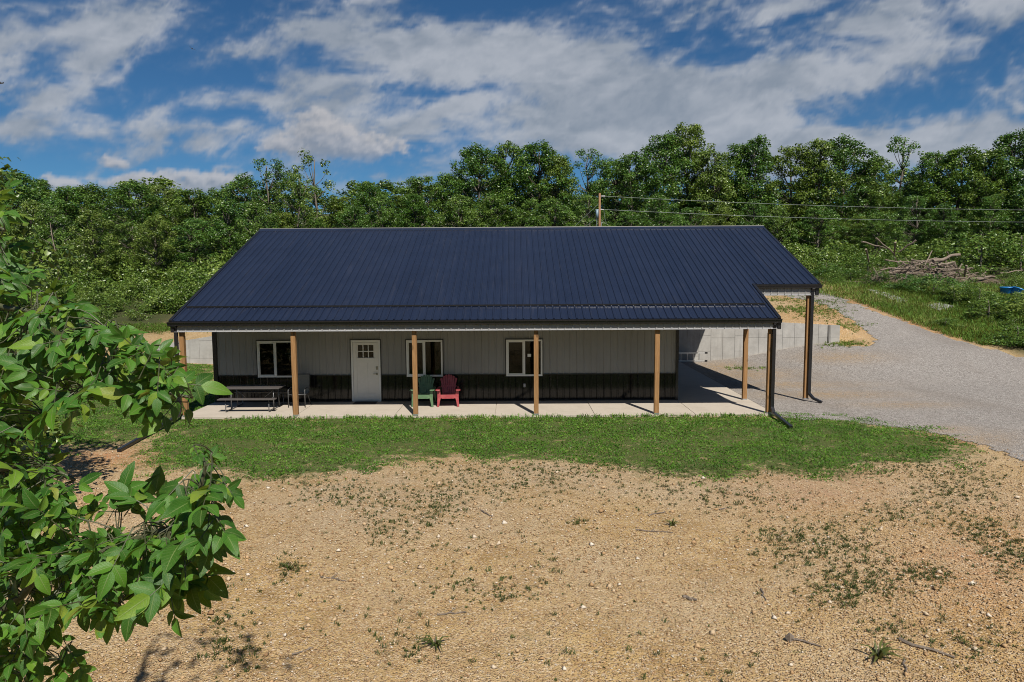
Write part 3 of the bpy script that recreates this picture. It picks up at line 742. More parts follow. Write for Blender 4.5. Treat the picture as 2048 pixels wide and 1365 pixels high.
xd = XL + .12; g3 = ground_at(238, 905); d3 = Vector((g3.x - xd, g3.y + .045, 0)); L3 = d3.length; d3.normalize()
downspout(xd, -.045, 2.80, .0, (d3.x, d3.y), L3 - .16, OE)

# ------------------------------------------------------------------ retaining walls with form panels
def retaining(name, label, xa, xb, topz, base, pw=.585):
    t = thing(name, label, 'wall', ((xa + xb) / 2, WALL_Y - .13, 0)); ox = (xa + xb) / 2; oy = WALL_Y - .13
    n = max(2, int((xb - xa) / .6)); pts = np.linspace(xa, xb, n + 1); mb = MB()
    poly = [(xa - ox, base)] + [(xb - ox, base)] + [(x - ox, topz(x) - .006) for x in pts[::-1]]
    mb.prism(poly, .0, .12, 'y'); core = mb.build('wall_core', M_cwall, t)
    x = xa; i = 0
    while x < xb - .05:
        x2 = min(x + pw, xb); row = base; offs = 0
        lim = [topz(x + .01), topz(x2 - .01)]; rows = [base, .18, 1.08] if i % 3 else [base, .42, 1.2]
        rows = [r for r in rows if r < min(lim) - .12] + [None]
        for a, b2 in zip(rows[:-1], rows[1:]):
            t0, t1 = (lim if b2 is None else (b2 - .005, b2 - .005)); g = .006; px = rnd.uniform(0, .004)
            vs = [(xx - ox, yy, zz) for yy in (-.022 - px, .004) for xx, zz in ((x + g, a + .005), (x2 - g, a + .005), (x2 - g, t1), (x + g, t0))]
            MB().add(vs, [(0, 1, 2, 3), (7, 6, 5, 4), (0, 4, 5, 1), (1, 5, 6, 2), (2, 6, 7, 3), (3, 7, 4, 0)]).build('concrete_panel', M_cwall, t)
        x = x2; i += 1
    return t
rw = retaining('retaining_wall', 'pale concrete retaining wall behind the gravel beside the carport', WR + .06, 15.95, lambda x: float(np.interp(x, [5, 13, 15.2, 16], [1.92, 1.83, 1.70, 1.66])), -.3)
MB().box(15.35 - 10.745, 15.43 - 10.745, -.06, -.03, .3, 1.67).build('wall_seam', simple('seam_dark', (.10, .095, .09), .8), rw)
retaining('retaining_wall', 'concrete retaining wall sloping down beyond the porch end and picnic table', -18.0, WL - .06, lambda x: float(np.interp(x, [-18, -14.6, -10], [.82, 1.36, 1.95])), -.3, 1.22)

# ------------------------------------------------------------------ things on the porch
M_resin = simple('dark_resin', (0.078, 0.069, 0.066), .5, var=.15, scale=5, stretch=(.4, 6, 6))
M_steel = simple('grey_tube', (0.13, 0.13, 0.135), .4, metal=.3)
M_bronze = simple('bronze_tube', (0.075, 0.075, 0.075), .4)
M_sling = simple('sling_cloth', (0.20, 0.19, 0.165), .85, var=.12, scale=30, bump=.2, bscale=300)
pt = thing('picnic_table', 'dark resin picnic table with two benches at the porch end', 'table', (-8.42, 1.33, 0))
L = .9
for i in range(3):
    MB().box(-L, L, -.36 + i * .242, -.36 + i * .242 + .234, .675, .715).build('table_top_plank', M_resin, pt, bev=.008)
for s in (-1, 1):
    MB().box(-L, L, s * .70 - .13, s * .70 + .13, .405, .44).build('bench', M_resin, pt, bev=.008)
for x in (-.68, .68):
    f = MB()
    f.tube([(x, -.70, .40), (x, -.71, .06), (x, -.68, .018), (x, .68, .018), (x, .71, .06), (x, .70, .40)], .017, 8)
    f.tube([(x, -.26, .018), (x, -.24, .67)], .017, 8); f.tube([(x, .26, .018), (x, .24, .67)], .017, 8)
    f.tube([(x, -.24, .40), (x, -.72, .395)], .014, 8); f.tube([(x, .24, .40), (x, .72, .395)], .014, 8)
    f.tube([(x, 0, .66), (x * .45, 0, .36)], .010, 6)
    f.build('leg_frame', M_steel, pt, smooth=True)
ch = thing('patio_chair', 'grey sling patio chair half hidden behind the porch post', 'chair', (-7.10, 1.42, 0))
MB().add([(x, y, z) for x in (-.24, .24) for y, z in ((-.02, .42), (.22, .385), (.46, .39), (.54, .47), (.68, .98))], [(i, i + 1, i + 6, i + 5) for i in range(4)]).build('sling', M_sling, ch, smooth=True)
for s in (-1, 1):
    x = s * .27
    MB().tube([(x, -.02, .0), (x, -.02, .55), (x, .02, .60), (x, .30, .62), (x, .50, .60), (x, .56, .50)], .016, 8).build('arm_frame', M_bronze, ch, smooth=True)
    MB().tube([(x * .93, -.03, .42), (x * .93, .22, .385), (x * .93, .47, .39), (x * .93, .55, .47), (x * .93, .69, 1.0)], .015, 8).build('side_rail', M_bronze, ch, smooth=True)
    MB().tube([(x, .30, .395), (x, .62, .0)], .016, 8).build('leg', M_bronze, ch, smooth=True)
MB().tube([(-.25, .69, 1.0), (.25, .69, 1.0)], .015, 8).tube([(-.27, -.02, .42), (.27, -.02, .42)], .013, 8).build('cross_bar', M_bronze, ch, smooth=True)

def resin(name, col, mottle):
    m, t, b = material(name); co = t.coord('Object')
    n = t.noise(co, 7, 5, .6); t.put(b.inputs['Base Color'], t.mix(t.maprange(n, .35, .7), col, mottle)); b.inputs['Roughness'].default_value = .45; return m  # second, paler tone of the resin, mixed in at random by noise
def adirondack(name, label, loc, mat, rz):
    t = thing(name, label, 'chair', loc, rz, 'resin lounge chairs by the door')
    n = 7
    for i in range(n):     # fan of back slats
        a = (i - 3) / 3.0; xb, xt = a * .17, a * .245; top = .95 - .11 * a * a; w0, w1 = .050, .073
        out = []
        for (cx, z, w) in ((xb, .27, w0), ((xb + xt) / 2, .62, (w0 + w1) / 2), (xt, top - .04, w1)): out.append((cx, z, w))
        pr = [(c - w / 2, z) for c, z, w in out] + [(xt - w1 * .3 - a * .01, top - .006), (xt + w1 * .3 - a * .01, top - .006)] + [(c + w / 2, z) for c, z, w in out[::-1]]
        mb = MB(); k = len(pr); lean = lambda z: .34 + (z - .27) * .42
        vs = [(x, lean(z) - .011, z) for x, z in pr] + [(x, lean(z) + .011, z) for x, z in pr]
        mb.add(vs, [tuple(range(k)), tuple(range(2 * k - 1, k - 1, -1))] + [(j, j + k, (j + 1) % k + k, (j + 1) % k) for j in range(k)])
        mb.build('back_slat', mat, t)
    MB().box(-.20, .20, .335, .36, .30, .36).box(-.25, .25, .455, .475, .55, .60).build('back_brace', mat, t)
    for i in range(6):
        y = -.20 + i * .098; z = .375 - i * .022
        MB().box(-.235, .235, y, y + .086, z - .022, z).build('seat_slat', mat, t, bev=.006)
    MB().prism([(-.25, .40), (-.25, .30), (-.19, .27), (.19, .27), (.25, .30), (.25, .40)], -.245, -.215, 'y').build('front_apron', mat, t, bev=.006)
    for s in (-1, 1):
        pr = [(s * .36, 0), (s * .295, 0), (s * .26, .20), (s * .23, .30), (s * .255, .54), (s * .345, .54), (s * .345, .30)]
        MB().prism(pr, -.25, -.205, 'y').build('front_leg', mat, t, bev=.008)
        MB().prism([(-.205, .54), (-.205, .44), (-.13, .50), (.30, .47), (.47, .0), (.53, .0), (.46, .54)], s * .315 - .022, s * .315 + .022, 'x').build('side_frame', mat, t, bev=.006)
        MB().prism([(s * .25, -.30), (s * .27, -.335), (s * .36, -.345), (s * .405, -.31), (s * .40, -.16), (s * .37, .10), (s * .34, .46), (s * .27, .46), (s * .27, .1)], .541, .566, 'z').build('armrest', mat, t, bev=.008)
    return t
adirondack('lounge_chair', 'green resin slat-back lounge chair beside the red one', (-3.00, 1.62, 0), resin('green_resin', (.080, .150, .075), (.13, .215, .115)), R(-3))
adirondack('lounge_chair', 'red resin slat-back lounge chair on the porch', (-2.19, 1.62, 0), resin('red_resin', (.29, .045, .052), (.38, .085, .09)), R(3))
tag(MB().box(DX0 + .12, DX0 + .87, 1.93, 2.37, .002, .016).build('doormat', simple('mat_fibre', (.035, .028, .024), .95, var=.4, scale=40, bump=.5, bscale=200), bev=.004), 'dark brown doormat in front of the white door', 'doormat')
# ladder on its side against the retaining wall
M_alu = simple('aluminium', (.62, .62, .62), .35, metal=.6, var=.1)
lad = thing('ladder', 'aluminium ladder lying on its side against the concrete retaining wall', 'ladder', (7.7, 13.1, -.06), 0)
for z in (.05, .44): MB().box(-2.2, 1.55, -.012, .03, z - .03, z + .03).build('rail', M_alu, lad)
for i in range(12): MB().tube([(-2.05 + i * .305, .01, .08), (-2.05 + i * .305, .01, .41)], .018, 6).build('rung', M_alu, lad)
for z in (.05, .44): MB().box(1.55, 1.68, -.02, .04, z - .04, z + .04).build('foot', M_trim, lad)

# ------------------------------------------------------------------ beyond the driveway
M_tarp = mat_concrete('grey_sheet', (.27, .27, .28), (.35, .35, .36), (.20, .20, .20))
def flat_sheet(corners, label):
    ps = [ground_at(*c) for c in corners]; c = sum(ps, Vector()) / 4
    mb = MB(); n = 6; vs = []
    for k in (0, 1):
        for i in range(n + 1):
            for j in range(n + 1):
                a, b2 = i / n, j / n
                p = (ps[0] * (1 - a) + ps[1] * a) * (1 - b2) + (ps[3] * (1 - a) + ps[2] * a) * b2 - c
                q = p.copy(); q.z += .10 + rnd.uniform(-.004, .006) if k else .0; vs.append(q)
    N = (n + 1) ** 2; idx = lambda k, i, j: k * N + i * (n + 1) + j; fs = []
    for i in range(n):
        for j in range(n):
            for k in (0, 1): fs.append((idx(k, i, j), idx(k, i + 1, j), idx(k, i + 1, j + 1), idx(k, i, j + 1)))
    for i in range(n):
        for (f, g) in (((i, 0), (i + 1, 0)), ((i, n), (i + 1, n)), ((0, i), (0, i + 1)), ((n, i), (n, i + 1))): fs.append((idx(0, *f), idx(0, *g), idx(1, *g), idx(1, *f)))
    o = mb.add(vs, fs).build('sheet', M_tarp); o.location = c; tag(o, label, 'sheet')
flat_sheet([(1733, 582), (1757, 584), (1816, 604), (1796, 607)], 'long narrow grey sheet lying in the weeds beside the driveway')
flat_sheet([(1850, 614), (1879, 609), (1907, 615), (1878, 624)], 'small crumpled grey sheet lying near the driveway edge')
M_blue = simple('blue_plastic', (.02, .20, .55), .35, var=.2)
for i, (u, v, rz, lab) in enumerate(((2013, 592, .2, 'upright blue plastic tub in the weeds nearer the brush pile'), (2032, 595, .9, 'tilted blue plastic tub at the far right in the weeds'))):
    p = ground_at(u, v); b = thing('tub', lab, 'tub', (p.x, p.y, p.z + .12), rz, 'blue tubs in the weeds')
    pr = [(0, 0), (.30, 0), (.33, .03), (.37, .36), (.41, .38), (.41, .43), (.37, .44), (.35, .40), (.31, .06), (0, .05)]
    mb = MB(); ns = 16
    for r, z in pr: mb.v += [(r * math.cos(2 * math.pi * k / ns), r * math.sin(2 * math.pi * k / ns), z) for k in range(ns)]
    for j in range(len(pr) - 1): mb.f += [(j * ns + k, j * ns + (k + 1) % ns, (j + 1) * ns + (k + 1) % ns, (j + 1) * ns + k) for k in range(ns)]
    if i: b.rotation_euler = (.35, .25, rz)
    mb.build('body', M_blue, b, smooth=True)
    MB().tube([(.41, -.06, .36), (.47, -.05, .37), (.47, .05, .37), (.41, .06, .36)], .014, 6).build('handle', M_blue, b)
# brush pile: every log its own
M_log = mat_wood('dead_wood', (0.12, 0.088, 0.066), (0.29, 0.235, 0.19), False)
PY = ground_at(1830, 566).y
LOGS = [((1724, 484), (1772, 497), .13, 'pale bare log sticking out furthest towards the house'), ((1752, 477), (1790, 509), .12, 'pale bare log leaning up and crossing another at the pile top'), ((1791, 486), (1788, 512), .15, 'short upright stub at the top of the brush pile'),
        ((1832, 481), (1796, 505), .15, 'pale log slanting up from the top of the brush pile'), ((1732, 498), (1738, 524), .16, 'upright broken stump at the near end of the brush pile'), ((1760, 496), (1750, 514), .08, 'thin slanting stick beside the upright broken stump'),
        ((1786, 545), (1874, 516), .17, 'longest grey log lying across the brush pile'), ((1866, 524), (1919, 508), .27, 'thick dark log with a pale sawn end'), ((1770, 521), (1840, 527), .12, 'bent grey log lying over the tangled sticks'), ((1907, 525), (1925, 563), .22, 'pale split log standing steeply at the pile front'),
        ((1933, 531), (1927, 562), .15, 'short split log leaning the other way beside the steep one'), ((1868, 553), (1914, 545), .34, 'thick pale log lying low at the pile front'), ((1876, 531), (1909, 525), .16, 'log running into the head of the steep split log'), ((1920, 541), (1946, 536), .12, 'short log poking out past the two leaning split logs'),
        ((1800, 550), (1850, 535), .13, 'log lying below the longest grey log'), ((1862, 540), (1890, 532), .14, 'short log propped in the middle of the brush pile'), ((1760, 540), (1800, 534), .12, 'low log at the pile end nearest the driveway'), ((1895, 504), (1899, 522), .10, 'thin upright stick behind the thick dark log'),
        ((1850, 530), (1864, 502), .10, 'dark thin branch rising from the pile middle'), ((1940, 560), (1990, 553), .2, 'grey log half sunk in earth towards the blue tubs'), ((2000, 548), (2046, 540), .12, 'pale log lying beyond the blue tubs')]
for i, (a, b2, w, lab) in enumerate(LOGS):
    Y = PY + rnd.uniform(-.6, 1.2); p0 = at_y(*a, Y - rnd.uniform(0, .8)); p1 = at_y(*b2, Y + rnd.uniform(0, .8)); c = (p0 + p1) / 2
    mb = MB(); n = 7; pts = [p0.lerp(p1, k / (n - 1)) - c + Vector((0, 0, math.sin(k * 1.7 + i) * w * .25)) for k in range(n)]
    mb.tube(pts, [w * (.47 - .16 * k / (n - 1)) for k in range(n)], 9, jit=.14)
    o = mb.build('log', M_log, smooth=False); o.location = c; tag(o, lab, 'log', 'logs of the brush pile')
    if i == 7:
        MB().tube([pts[-1], pts[-1] + (pts[-1] - pts[-2]).normalized() * .01], w * .40, 12).build('cut_end', simple('sawn_wood', (.55, .45, .34), .8), o)
mb = MB()
for i in range(420):
    u = rnd.choice((rnd.gauss(1800, 32), rnd.gauss(1890, 30), rnd.uniform(1740, 1990))); Y = PY + rnd.uniform(-1.2, 2.2)
    g = at_y(u, 558, Y); z0 = float(height(g.x, g.y)); p0 = Vector((g.x, g.y, z0 + rnd.random() ** 1.5 * 1.5 * math.exp(-((u - 1850) / 95) ** 2) + .05))
    d = Vector((rnd.gauss(0, 1), rnd.gauss(0, .6), rnd.gauss(0, .32))).normalized() * rnd.uniform(.4, 1.9); p0 -= d * .5; r = rnd.uniform(.015, .06)
    mb.tube([p0, p0 + d * .5 + Vector((0, 0, rnd.uniform(-.06, .06))), p0 + d], [r, r * .9, r * .6], 5)
tag(mb.build('brush', M_log), 'tangle of dead sticks filling the brush pile', 'sticks', kind='stuff')
# mound of earth under the brush
mo = MB(); n = 28; g0 = at_y(1855, 560, PY + 1.2); vs = []
for i in range(n + 1):
    for j in range(11):
        x = (i / n - .5) * 11; y = (j / 10 - .5) * 5; e = max(0, 1 - (x / 5.5) ** 2) * max(0, 1 - (y / 2.5) ** 2)
        vs.append((g0.x + x, g0.y + y, float(height(g0.x + x, g0.y + y)) - .05 + e * .7 * (.6 + .8 * float(fbm(x, y, .7, 3)))))
mo.add(vs, [(i * 11 + j, (i + 1) * 11 + j, (i + 1) * 11 + j + 1, i * 11 + j + 1) for i in range(n) for j in range(10)])
M_earth = simple('pile_earth', (.085, .062, .038), .95, var=.5, scale=3, bump=.8, bscale=14)
tag(mo.build('earth_mound', M_earth, smooth=True), 'low earth mound under the brush pile', 'mound', kind='structure')
# utility pole and lines
PYp = 40.0; ptop = at_y(1199.5, 387, PYp); zb = float(height(ptop.x, PYp))
def utility_pole(x, y, zt, label):
    zb = float(height(x, y)); t = thing('utility_pole', label, 'pole', (x, y, zb))
    MB().tube([(0, 0, -.3), (0, 0, (zt - zb) * .5), (0, 0, zt - zb)], [.13, .105, .085], 12).build('pole', M_pole, t, smooth=True)
    return t
up = utility_pole(ptop.x, PYp, ptop.z, 'brown wooden utility pole rising behind the roof ridge')
Hh = ptop.z - zb; M_wire = simple('wire_metal', (.19, .22, .20), .4, metal=.4)
MB().tube([(-.22, -.05, Hh - 2.1), (-.22, -.05, Hh - 1.35)], .12, 12).build('transformer', simple('transformer_paint', (.16, .24, .30), .5), up, smooth=True)
MB().tube([(-.24, -.05, 0), (-.24, -.05, Hh - 2.15)], .03, 6).tube([(.15, 0, 0), (.15, 0, Hh - 2.4)], .035, 6).build('conduit', M_galv, up)
MB().tube([(.14, 0, Hh - .25), (.45, 0, Hh - .25)], .05, 8).tube([(-.35, 0, Hh - 1.37), (.35, 0, Hh - 1.37)], .03, 8).build('insulator', M_light, up)
MB().tube([(.35, 0, Hh - 1.4), (.45, 0, Hh - 2.1), (.58, 0, Hh - 2.55), (.40, 0, Hh - 2.5), (.14, 0, Hh - 2.2)], .02, 6).build('drip_loop', M_wire, up)
q = at_y(1146, 456, PYp) - Vector((ptop.x, PYp, zb))
MB().tube([(-.1, 0, Hh - .9), (q.x, 0, q.z)], .018, 5).tube([(-.1, 0, Hh - 2.0), (q.x * .9, .3, q.z - .5)], .018, 5).build('guy_wire', M_wire, up)
up2 = utility_pole(96, 42, ptop.z + 1.0, 'second wooden utility pole standing out of sight down the line')
for (z1, z2, v1, lab) in ((Hh - .25, 0, 404, 'upper power line running from the pole across the wood'), (Hh - 1.37, 0, 428, 'lower power line running from the pole across the wood')):
    a = Vector((ptop.x + .4, PYp, zb + z1)); e = at_y(2048, v1, 41.2); ex = e.x
    # sagging wire: passes through both sighted points, ends on the second pole
    z_end = a.z + (e.z - a.z) * (96 - a.x) / (ex - a.x) + .9
    mb = MB(); n = 28; pts = []
    for k in range(n + 1):
        s = k / n; pts.append(Vector((a.x + (96 - a.x) * s, PYp + 2 * s, a.z + (z_end - a.z) * s - 4 * 1.15 * s * (1 - s))) - a)
    o = mb.tube(pts, .016, 5).build('power_line', M_wire); o.location = a; tag(o, lab, 'wire')
# birds
M_bird = simple('bird_feather', (.02, .018, .016), .8)
for (u, v, dep, rz, lab) in ((384, 98, 150, .5, 'small dark bird soaring among the clouds'), (2, 167, 120, -.4, 'dark bird cut off by the picture edge at left')):
    p = at_depth(u, v, dep); mb = MB()
    mb.tube([(0, -.32, 0), (0, -.22, .02), (0, 0, 0), (0, .3, 0), (0, .45, -.01)], [.03, .07, .11, .06, .09], 8)
    for s in (-1, 1):
        mb.add([(s * .05, -.12, .03), (s * .05, .14, .03), (s * .4, .10, .16), (s * .42, -.14, .16), (s * .8, .08, .20), (s * .75, -.06, .20), (s * .05, .02, -.01), (s * .4, .0, .12)], [(0, 1, 2, 3), (3, 2, 4, 5), (1, 0, 6), (6, 0, 3, 7), (1, 6, 7, 2), (7, 3, 5), (2, 7, 4), (7, 5, 4)])
    o = mb.build('bird', M_bird, smooth=False); o.location = p; o.rotation_euler = (.5, .5, rz); tag(o, lab, 'bird')
# fallen sticks on the dirt
M_stick = mat_wood('stick_wood', (.11, .085, .065), (.23, .19, .155), False)
STICKS = [((640, 1157), (692, 1163), .012, 'thin dark stick lying on the dirt below the shrub leaves'), ((1583, 1281), (1640, 1294), .013, 'brown stick with a knotted clod at one end'), ((1800, 1284), (1908, 1318), .020, 'longest grey stick lying beside the leafy weed at lower right'),
          ((1294, 1032), (1332, 1026), .012, 'stick lying on bare dirt right of the middle'), ((1272, 1062), (1344, 1066), .010, 'thin twig lying just below another stick on the dirt'), ((960, 1022), (985, 1034), .012, 'small dark stick on the weedy patch of dirt'), ((875, 1232), (935, 1226), .010, 'thin forked twig lying among weeds in the lower middle'),
          ((1520, 1180), (1534, 1204), .012, 'short stick standing out on dirt left of the weed patch'), ((585, 1312), (622, 1300), .011, 'stick lying on dirt near the bottom left weeds'), ((1366, 1198), (1392, 1202), .022, 'short chunk of grey wood on the dirt'), ((1808, 1320), (1815, 1350), .012, 'short upright twig below the longest stick'), ((1440, 1022), (1462, 1016), .012, 'small curved twig above the weed patch')]
for i, (a, b2, r, lab) in enumerate(STICKS):
    p0, p1 = ground_at(*a), ground_at(*b2); c = (p0 + p1) / 2; n = 6; mb = MB()
    pts = [p0.lerp(p1, k / (n - 1)) - c + Vector((rnd.uniform(-.02, .02), rnd.uniform(-.03, .03), r * .7 + rnd.uniform(0, .015))) for k in range(n)]
    mb.tube(pts, [r * (1.1 - .5 * k / (n - 1)) for k in range(n)], 6, jit=.15)
    if i in (0, 6, 4): mb.tube([pts[2], pts[2] + Vector((.08, .09, .03))], [r * .7, r * .3], 5)
    o = mb.build('stick', M_stick); o.location = c; tag(o, lab, 'stick', 'sticks lying on the dirt')
    if i == 1:
        kn = MB(); kn.tube([pts[0] + Vector((-.07, .01, .02)), pts[0] + Vector((-.03, 0, .035)), pts[0] + Vector((.02, 0, .02))], [.02, .05, .025], 7, jit=.3); kn.build('knot', M_stick, o)

# ------------------------------------------------------------------ foliage
def mat_leaf(name, c0, c1, c2, trans=.28, rough=.45, obj_var=True, spec=.35):
    m, t, b = material(name); out = t.n['Material Output']
    v = t.attr('var'); base = t.ramp(v, [(0.0, c0), (0.55, c1), (1.0, c2)])
    if obj_var:
        oi = t.n.new('ShaderNodeObjectInfo'); r = oi.outputs['Random']
        base = t.mix(t.maprange(r, .35, 1, 0, .75), base, t.mix(v, [c0[0] * 2.0, c0[1] * 1.15, c0[2] * 1.0], [c2[0] * 1.25, c2[1] * .98, c2[2] * .8])); base = t.mix(t.maprange(r, .0, .30, .5, 0), base, t.mix(v, [c0[0] * .6, c0[1] * .7, c0[2] * .9], [c2[0] * .55, c2[1] * .68, c2[2] * .8]))
    t.put(b.inputs['Base Color'], base); b.inputs['Roughness'].default_value = rough; b.inputs['Specular IOR Level'].default_value = spec
    tr = t.n.new('ShaderNodeBsdfTranslucent'); t.put(tr.inputs['Color'], t.mix(.5, base, (c2[0] * 1.6, c2[1] * 1.5, c2[2] * .7)))
    mx = t.n.new('ShaderNodeMixShader'); mx.inputs[0].default_value = trans
    t.l.new(b.outputs[0], mx.inputs[1]); t.l.new(tr.outputs[0], mx.inputs[2]); t.l.new(mx.outputs[0], out.inputs[0]); return m
M_leafA = mat_leaf('wood_leaf', (.020, .062, .008), (.066, .150, .019), (.195, .300, .058), trans=.2, rough=.38, spec=.5)
M_leafB = mat_leaf('thicket_leaf', (.024, .074, .010), (.080, .175, .025), (.225, .325, .078), trans=.2, rough=.36, spec=.5)
M_bark = mat_wood('bark', (.085, .07, .055), (.19, .165, .14), False)
def leaf_faces(C, N, size, asp=.62, fold=.25):
    """folded rhombic leaves: centres, normals, sizes -> verts, tris"""
    n = len(C); A = rng.normal(size=(n, 3)); N = N / np.linalg.norm(N, axis=1, keepdims=True)
    U = np.cross(N, A); U /= np.linalg.norm(U, axis=1, keepdims=True) + 1e-9; Wd = np.cross(N, U)
    s = size[:, None]; drop = N * s * fold * rng.uniform(.3, 1.2, (n, 1))
    V = np.stack([C - U * s * .5, C + Wd * s * asp * .5 - drop, C + U * s * .5, C - Wd * s * asp * .5 - drop * .6], 1).reshape(-1, 3)
    i = np.arange(n)[:, None] * 4; F = np.concatenate([i + [0, 2, 1], i + [0, 3, 2]], 1).reshape(-1, 3)
    return V, F
def crown_leaves(cent, rad, per, leaf, flat=.8):
    Cs, Ns, Ss, Vr = [], [], [], []
    for c, r in zip(cent, rad):
        n = max(8, int(per * (r ** 2)))
        d = rng.normal(size=(n, 3)); d /= np.linalg.norm(d, axis=1, keepdims=True)
        q = rng.random((n, 1)) ** (1 / 2.6); lump = 1 + .22 * np.sin(d[:, :1] * 5 + c[0]) * np.cos(d[:, 1:2] * 4 + c[1] * 2)
        P = np.asarray(c) + d * q * r * lump * np.array([1, 1, flat])
        Cs.append(P); Ns.append(d * .7 + rng.normal(size=(n, 3)) * .55 + np.array([.08, -.15, .55])); Ss.append(leaf * rng.uniform(.55, 1.35, n))
        Vr.append(np.clip(.40 + .20 * rng.normal(size=n) + rng.normal() * .15, 0, 1))
    C = np.concatenate(Cs); V, F = leaf_faces(C, np.concatenate(Ns), np.concatenate(Ss)); return V, F, np.repeat(np.concatenate(Vr), 2)
def tree_mesh(seed, h, rad, base, ncl, per, leaf, mat, crs=(.75, 1.35), top=1.0, trunk_r=.17, sparse=0):
    global rng, rnd
    rng = np.random.default_rng(seed); rnd = random.Random(seed)
    path = []; x = y = 0.0
    for k in range(9):
        path.append((x, y, h * .93 * k / 8)); x += rnd.gauss(0, .10) * h / 12; y += rnd.gauss(0, .10) * h / 12
    mb = MB(); mb.tube(path, [trunk_r * (1 - .1 * k) + .02 for k in range(9)], 7)
    cent, rads = [], []
    for i in range(ncl):
        t = base + (1 - base) * ((i + rnd.random()) / ncl) ** .85; a = rnd.random() * 6.283 + i * 2.4
        env = rad * (math.sin(math.pi * min(1, (t - base) / (1 - base) * .80 + .16)) ** .7) * (1.0 if t < .8 else top)
        rr = env * math.sqrt(rnd.uniform(.12, 1)); c = (math.cos(a) * rr, math.sin(a) * rr, t * h - .3)
        cent.append(c); rads.append(rnd.uniform(*crs) * (1 - .35 * max(0, t - .6)))
        if i % 2 == 0:
            k = min(8, max(1, int((t - .10) * 8))); p = Vector(path[k]); e = Vector(c); m = p.lerp(e, .55) + Vector((0, 0, -.25))
            mb.tube([p, m, e], [trunk_r * .36, trunk_r * .24, .015], 5)
    V, F, vr = crown_leaves(cent, rads, per, leaf)
    return mb.mesh('trunk', M_bark, True), mesh_np('crown', V, F, mat, {'var': ('FACE', vr)})
PROTO = [tree_mesh(101, 14, 3.9, .08, 112, 200, .25, M_leafA, (.5, 1.05)), tree_mesh(102, 14, 3.1, .05, 100, 205, .25, M_leafA, (.5, 1.0), top=.8), tree_mesh(103, 14, 4.6, .08, 120, 190, .26, M_leafA, (.55, 1.15)),
         tree_mesh(104, 14, 3.4, .2, 66, 170, .24, M_leafA, (.45, .9), top=1.25), tree_mesh(105, 14, 3.5, .05, 110, 200, .25, M_leafB, (.5, 1.05)), tree_mesh(106, 14, 2.7, .3, 30, 105, .27, M_leafA, (.6, 1.0), top=1.3),
         tree_mesh(107, 14, 4.0, .03, 116, 195, .24, M_leafB, (.5, 1.0))]
SHRUB = [tree_mesh(111, 3, 1.5, .05, 26, 330, .15, M_leafB, (.38, .7), trunk_r=.03), tree_mesh(112, 3, 1.8, .02, 30, 310, .16, M_leafB, (.4, .75), trunk_r=.03), tree_mesh(113, 3, 1.2, .05, 22, 360, .14, M_leafA, (.35, .6), trunk_r=.03)]
rnd = random.Random(55); rng = np.random.default_rng(77)
ORD = ['first', 'second', 'third', 'fourth', 'fifth', 'sixth', 'seventh', 'eighth', 'ninth', 'tenth', 'eleventh', 'twelfth', 'thirteenth', 'fourteenth', 'fifteenth', 'sixteenth', 'seventeenth', 'eighteenth', 'nineteenth', 'twentieth']
ORD += ['twenty-' + w for w in ORD[:9]] + ['thirtieth'] + ['thirty-' + w for w in ORD[:9]] + ['fortieth'] + ['forty-' + w for w in ORD[:9]] + ['fiftieth']
def plant(name, cat, meshes, x, y, h0, hgt, wid, label, group, rz=None, sink=.15):
    z = float(height(x, y)); t = thing(name, label, cat, (x, y, z - sink), rnd.uniform(0, 6.28) if rz is None else rz, group)
    t.scale = (wid, wid * rnd.uniform(.9, 1.1), hgt / h0)
    obj('trunk' if cat == 'tree' else 'stem', meshes[0], t); obj('crown' if cat == 'tree' else 'foliage', meshes[1], t); return t
# trees of the wood: where each crown tops out on the skyline
SKY = [(-60, 350, 46, 4), (15, 342, 44, 2), (70, 356, 50, 0), (128, 374, 48, 4), (185, 370, 52, 2), (262, 363, 50, 0), (325, 372, 54, 6), (385, 380, 50, 2), (440, 376, 54, 0), (492, 352, 52, 4), (540, 318, 50, 3), (622, 304, 54, 5),
       (590, 345, 50, 3), (680, 392, 58, 0), (738, 368, 56, 2), (795, 392, 60, 1), (842, 352, 56, 0), (905, 350, 60, 4), (955, 292, 58, 2), (1015, 284, 62, 0), (1078, 286, 60, 2), (1118, 312, 58, 1), (1178, 298, 62, 3),
       (1228, 318, 64, 4), (1265, 305, 60, 0), (1330, 268, 62, 2), (1378, 246, 64, 0), (1425, 300, 60, 6), (1480, 290, 62, 1), (1512, 274, 60, 1), (1585, 290, 60, 0), (1640, 278, 58, 1), (1688, 274, 60, 2), (1745, 318, 60, 4), (1800, 272, 62, 3),
       (1868, 304, 58, 0), (1925, 296, 56, 2), (1975, 300, 54, 6), (2032, 264, 54, 2), (2100, 280, 50, 0)]
SPECIAL = {(622, 304): 'tall sparse tree with sky showing through, left above the roof', (1378, 246): 'tallest broad tree, crown topping the skyline right of the utility pole', (540, 318): 'tall pale-leaved tree just left of the sparse one', (1800, 272): 'tall narrow tree standing alone above the brush pile'}
for i, (u, v, Y, k) in enumerate(sorted(SKY)):
    p = at_y(u, v, Y); z = float(height(p.x, Y)); hh = p.z - z + .2
    wid = {3: .95, 5: .9}.get(k, 1.0) * rnd.uniform(.95, 1.22) * (hh / 14) ** .5
    plant('tree', 'tree', PROTO[k], p.x, Y, 14, hh, wid, SPECIAL.get((u, v)) or 'tree crown on the wooded skyline, %s from the left' % ORD[i], 'trees along the wooded skyline')
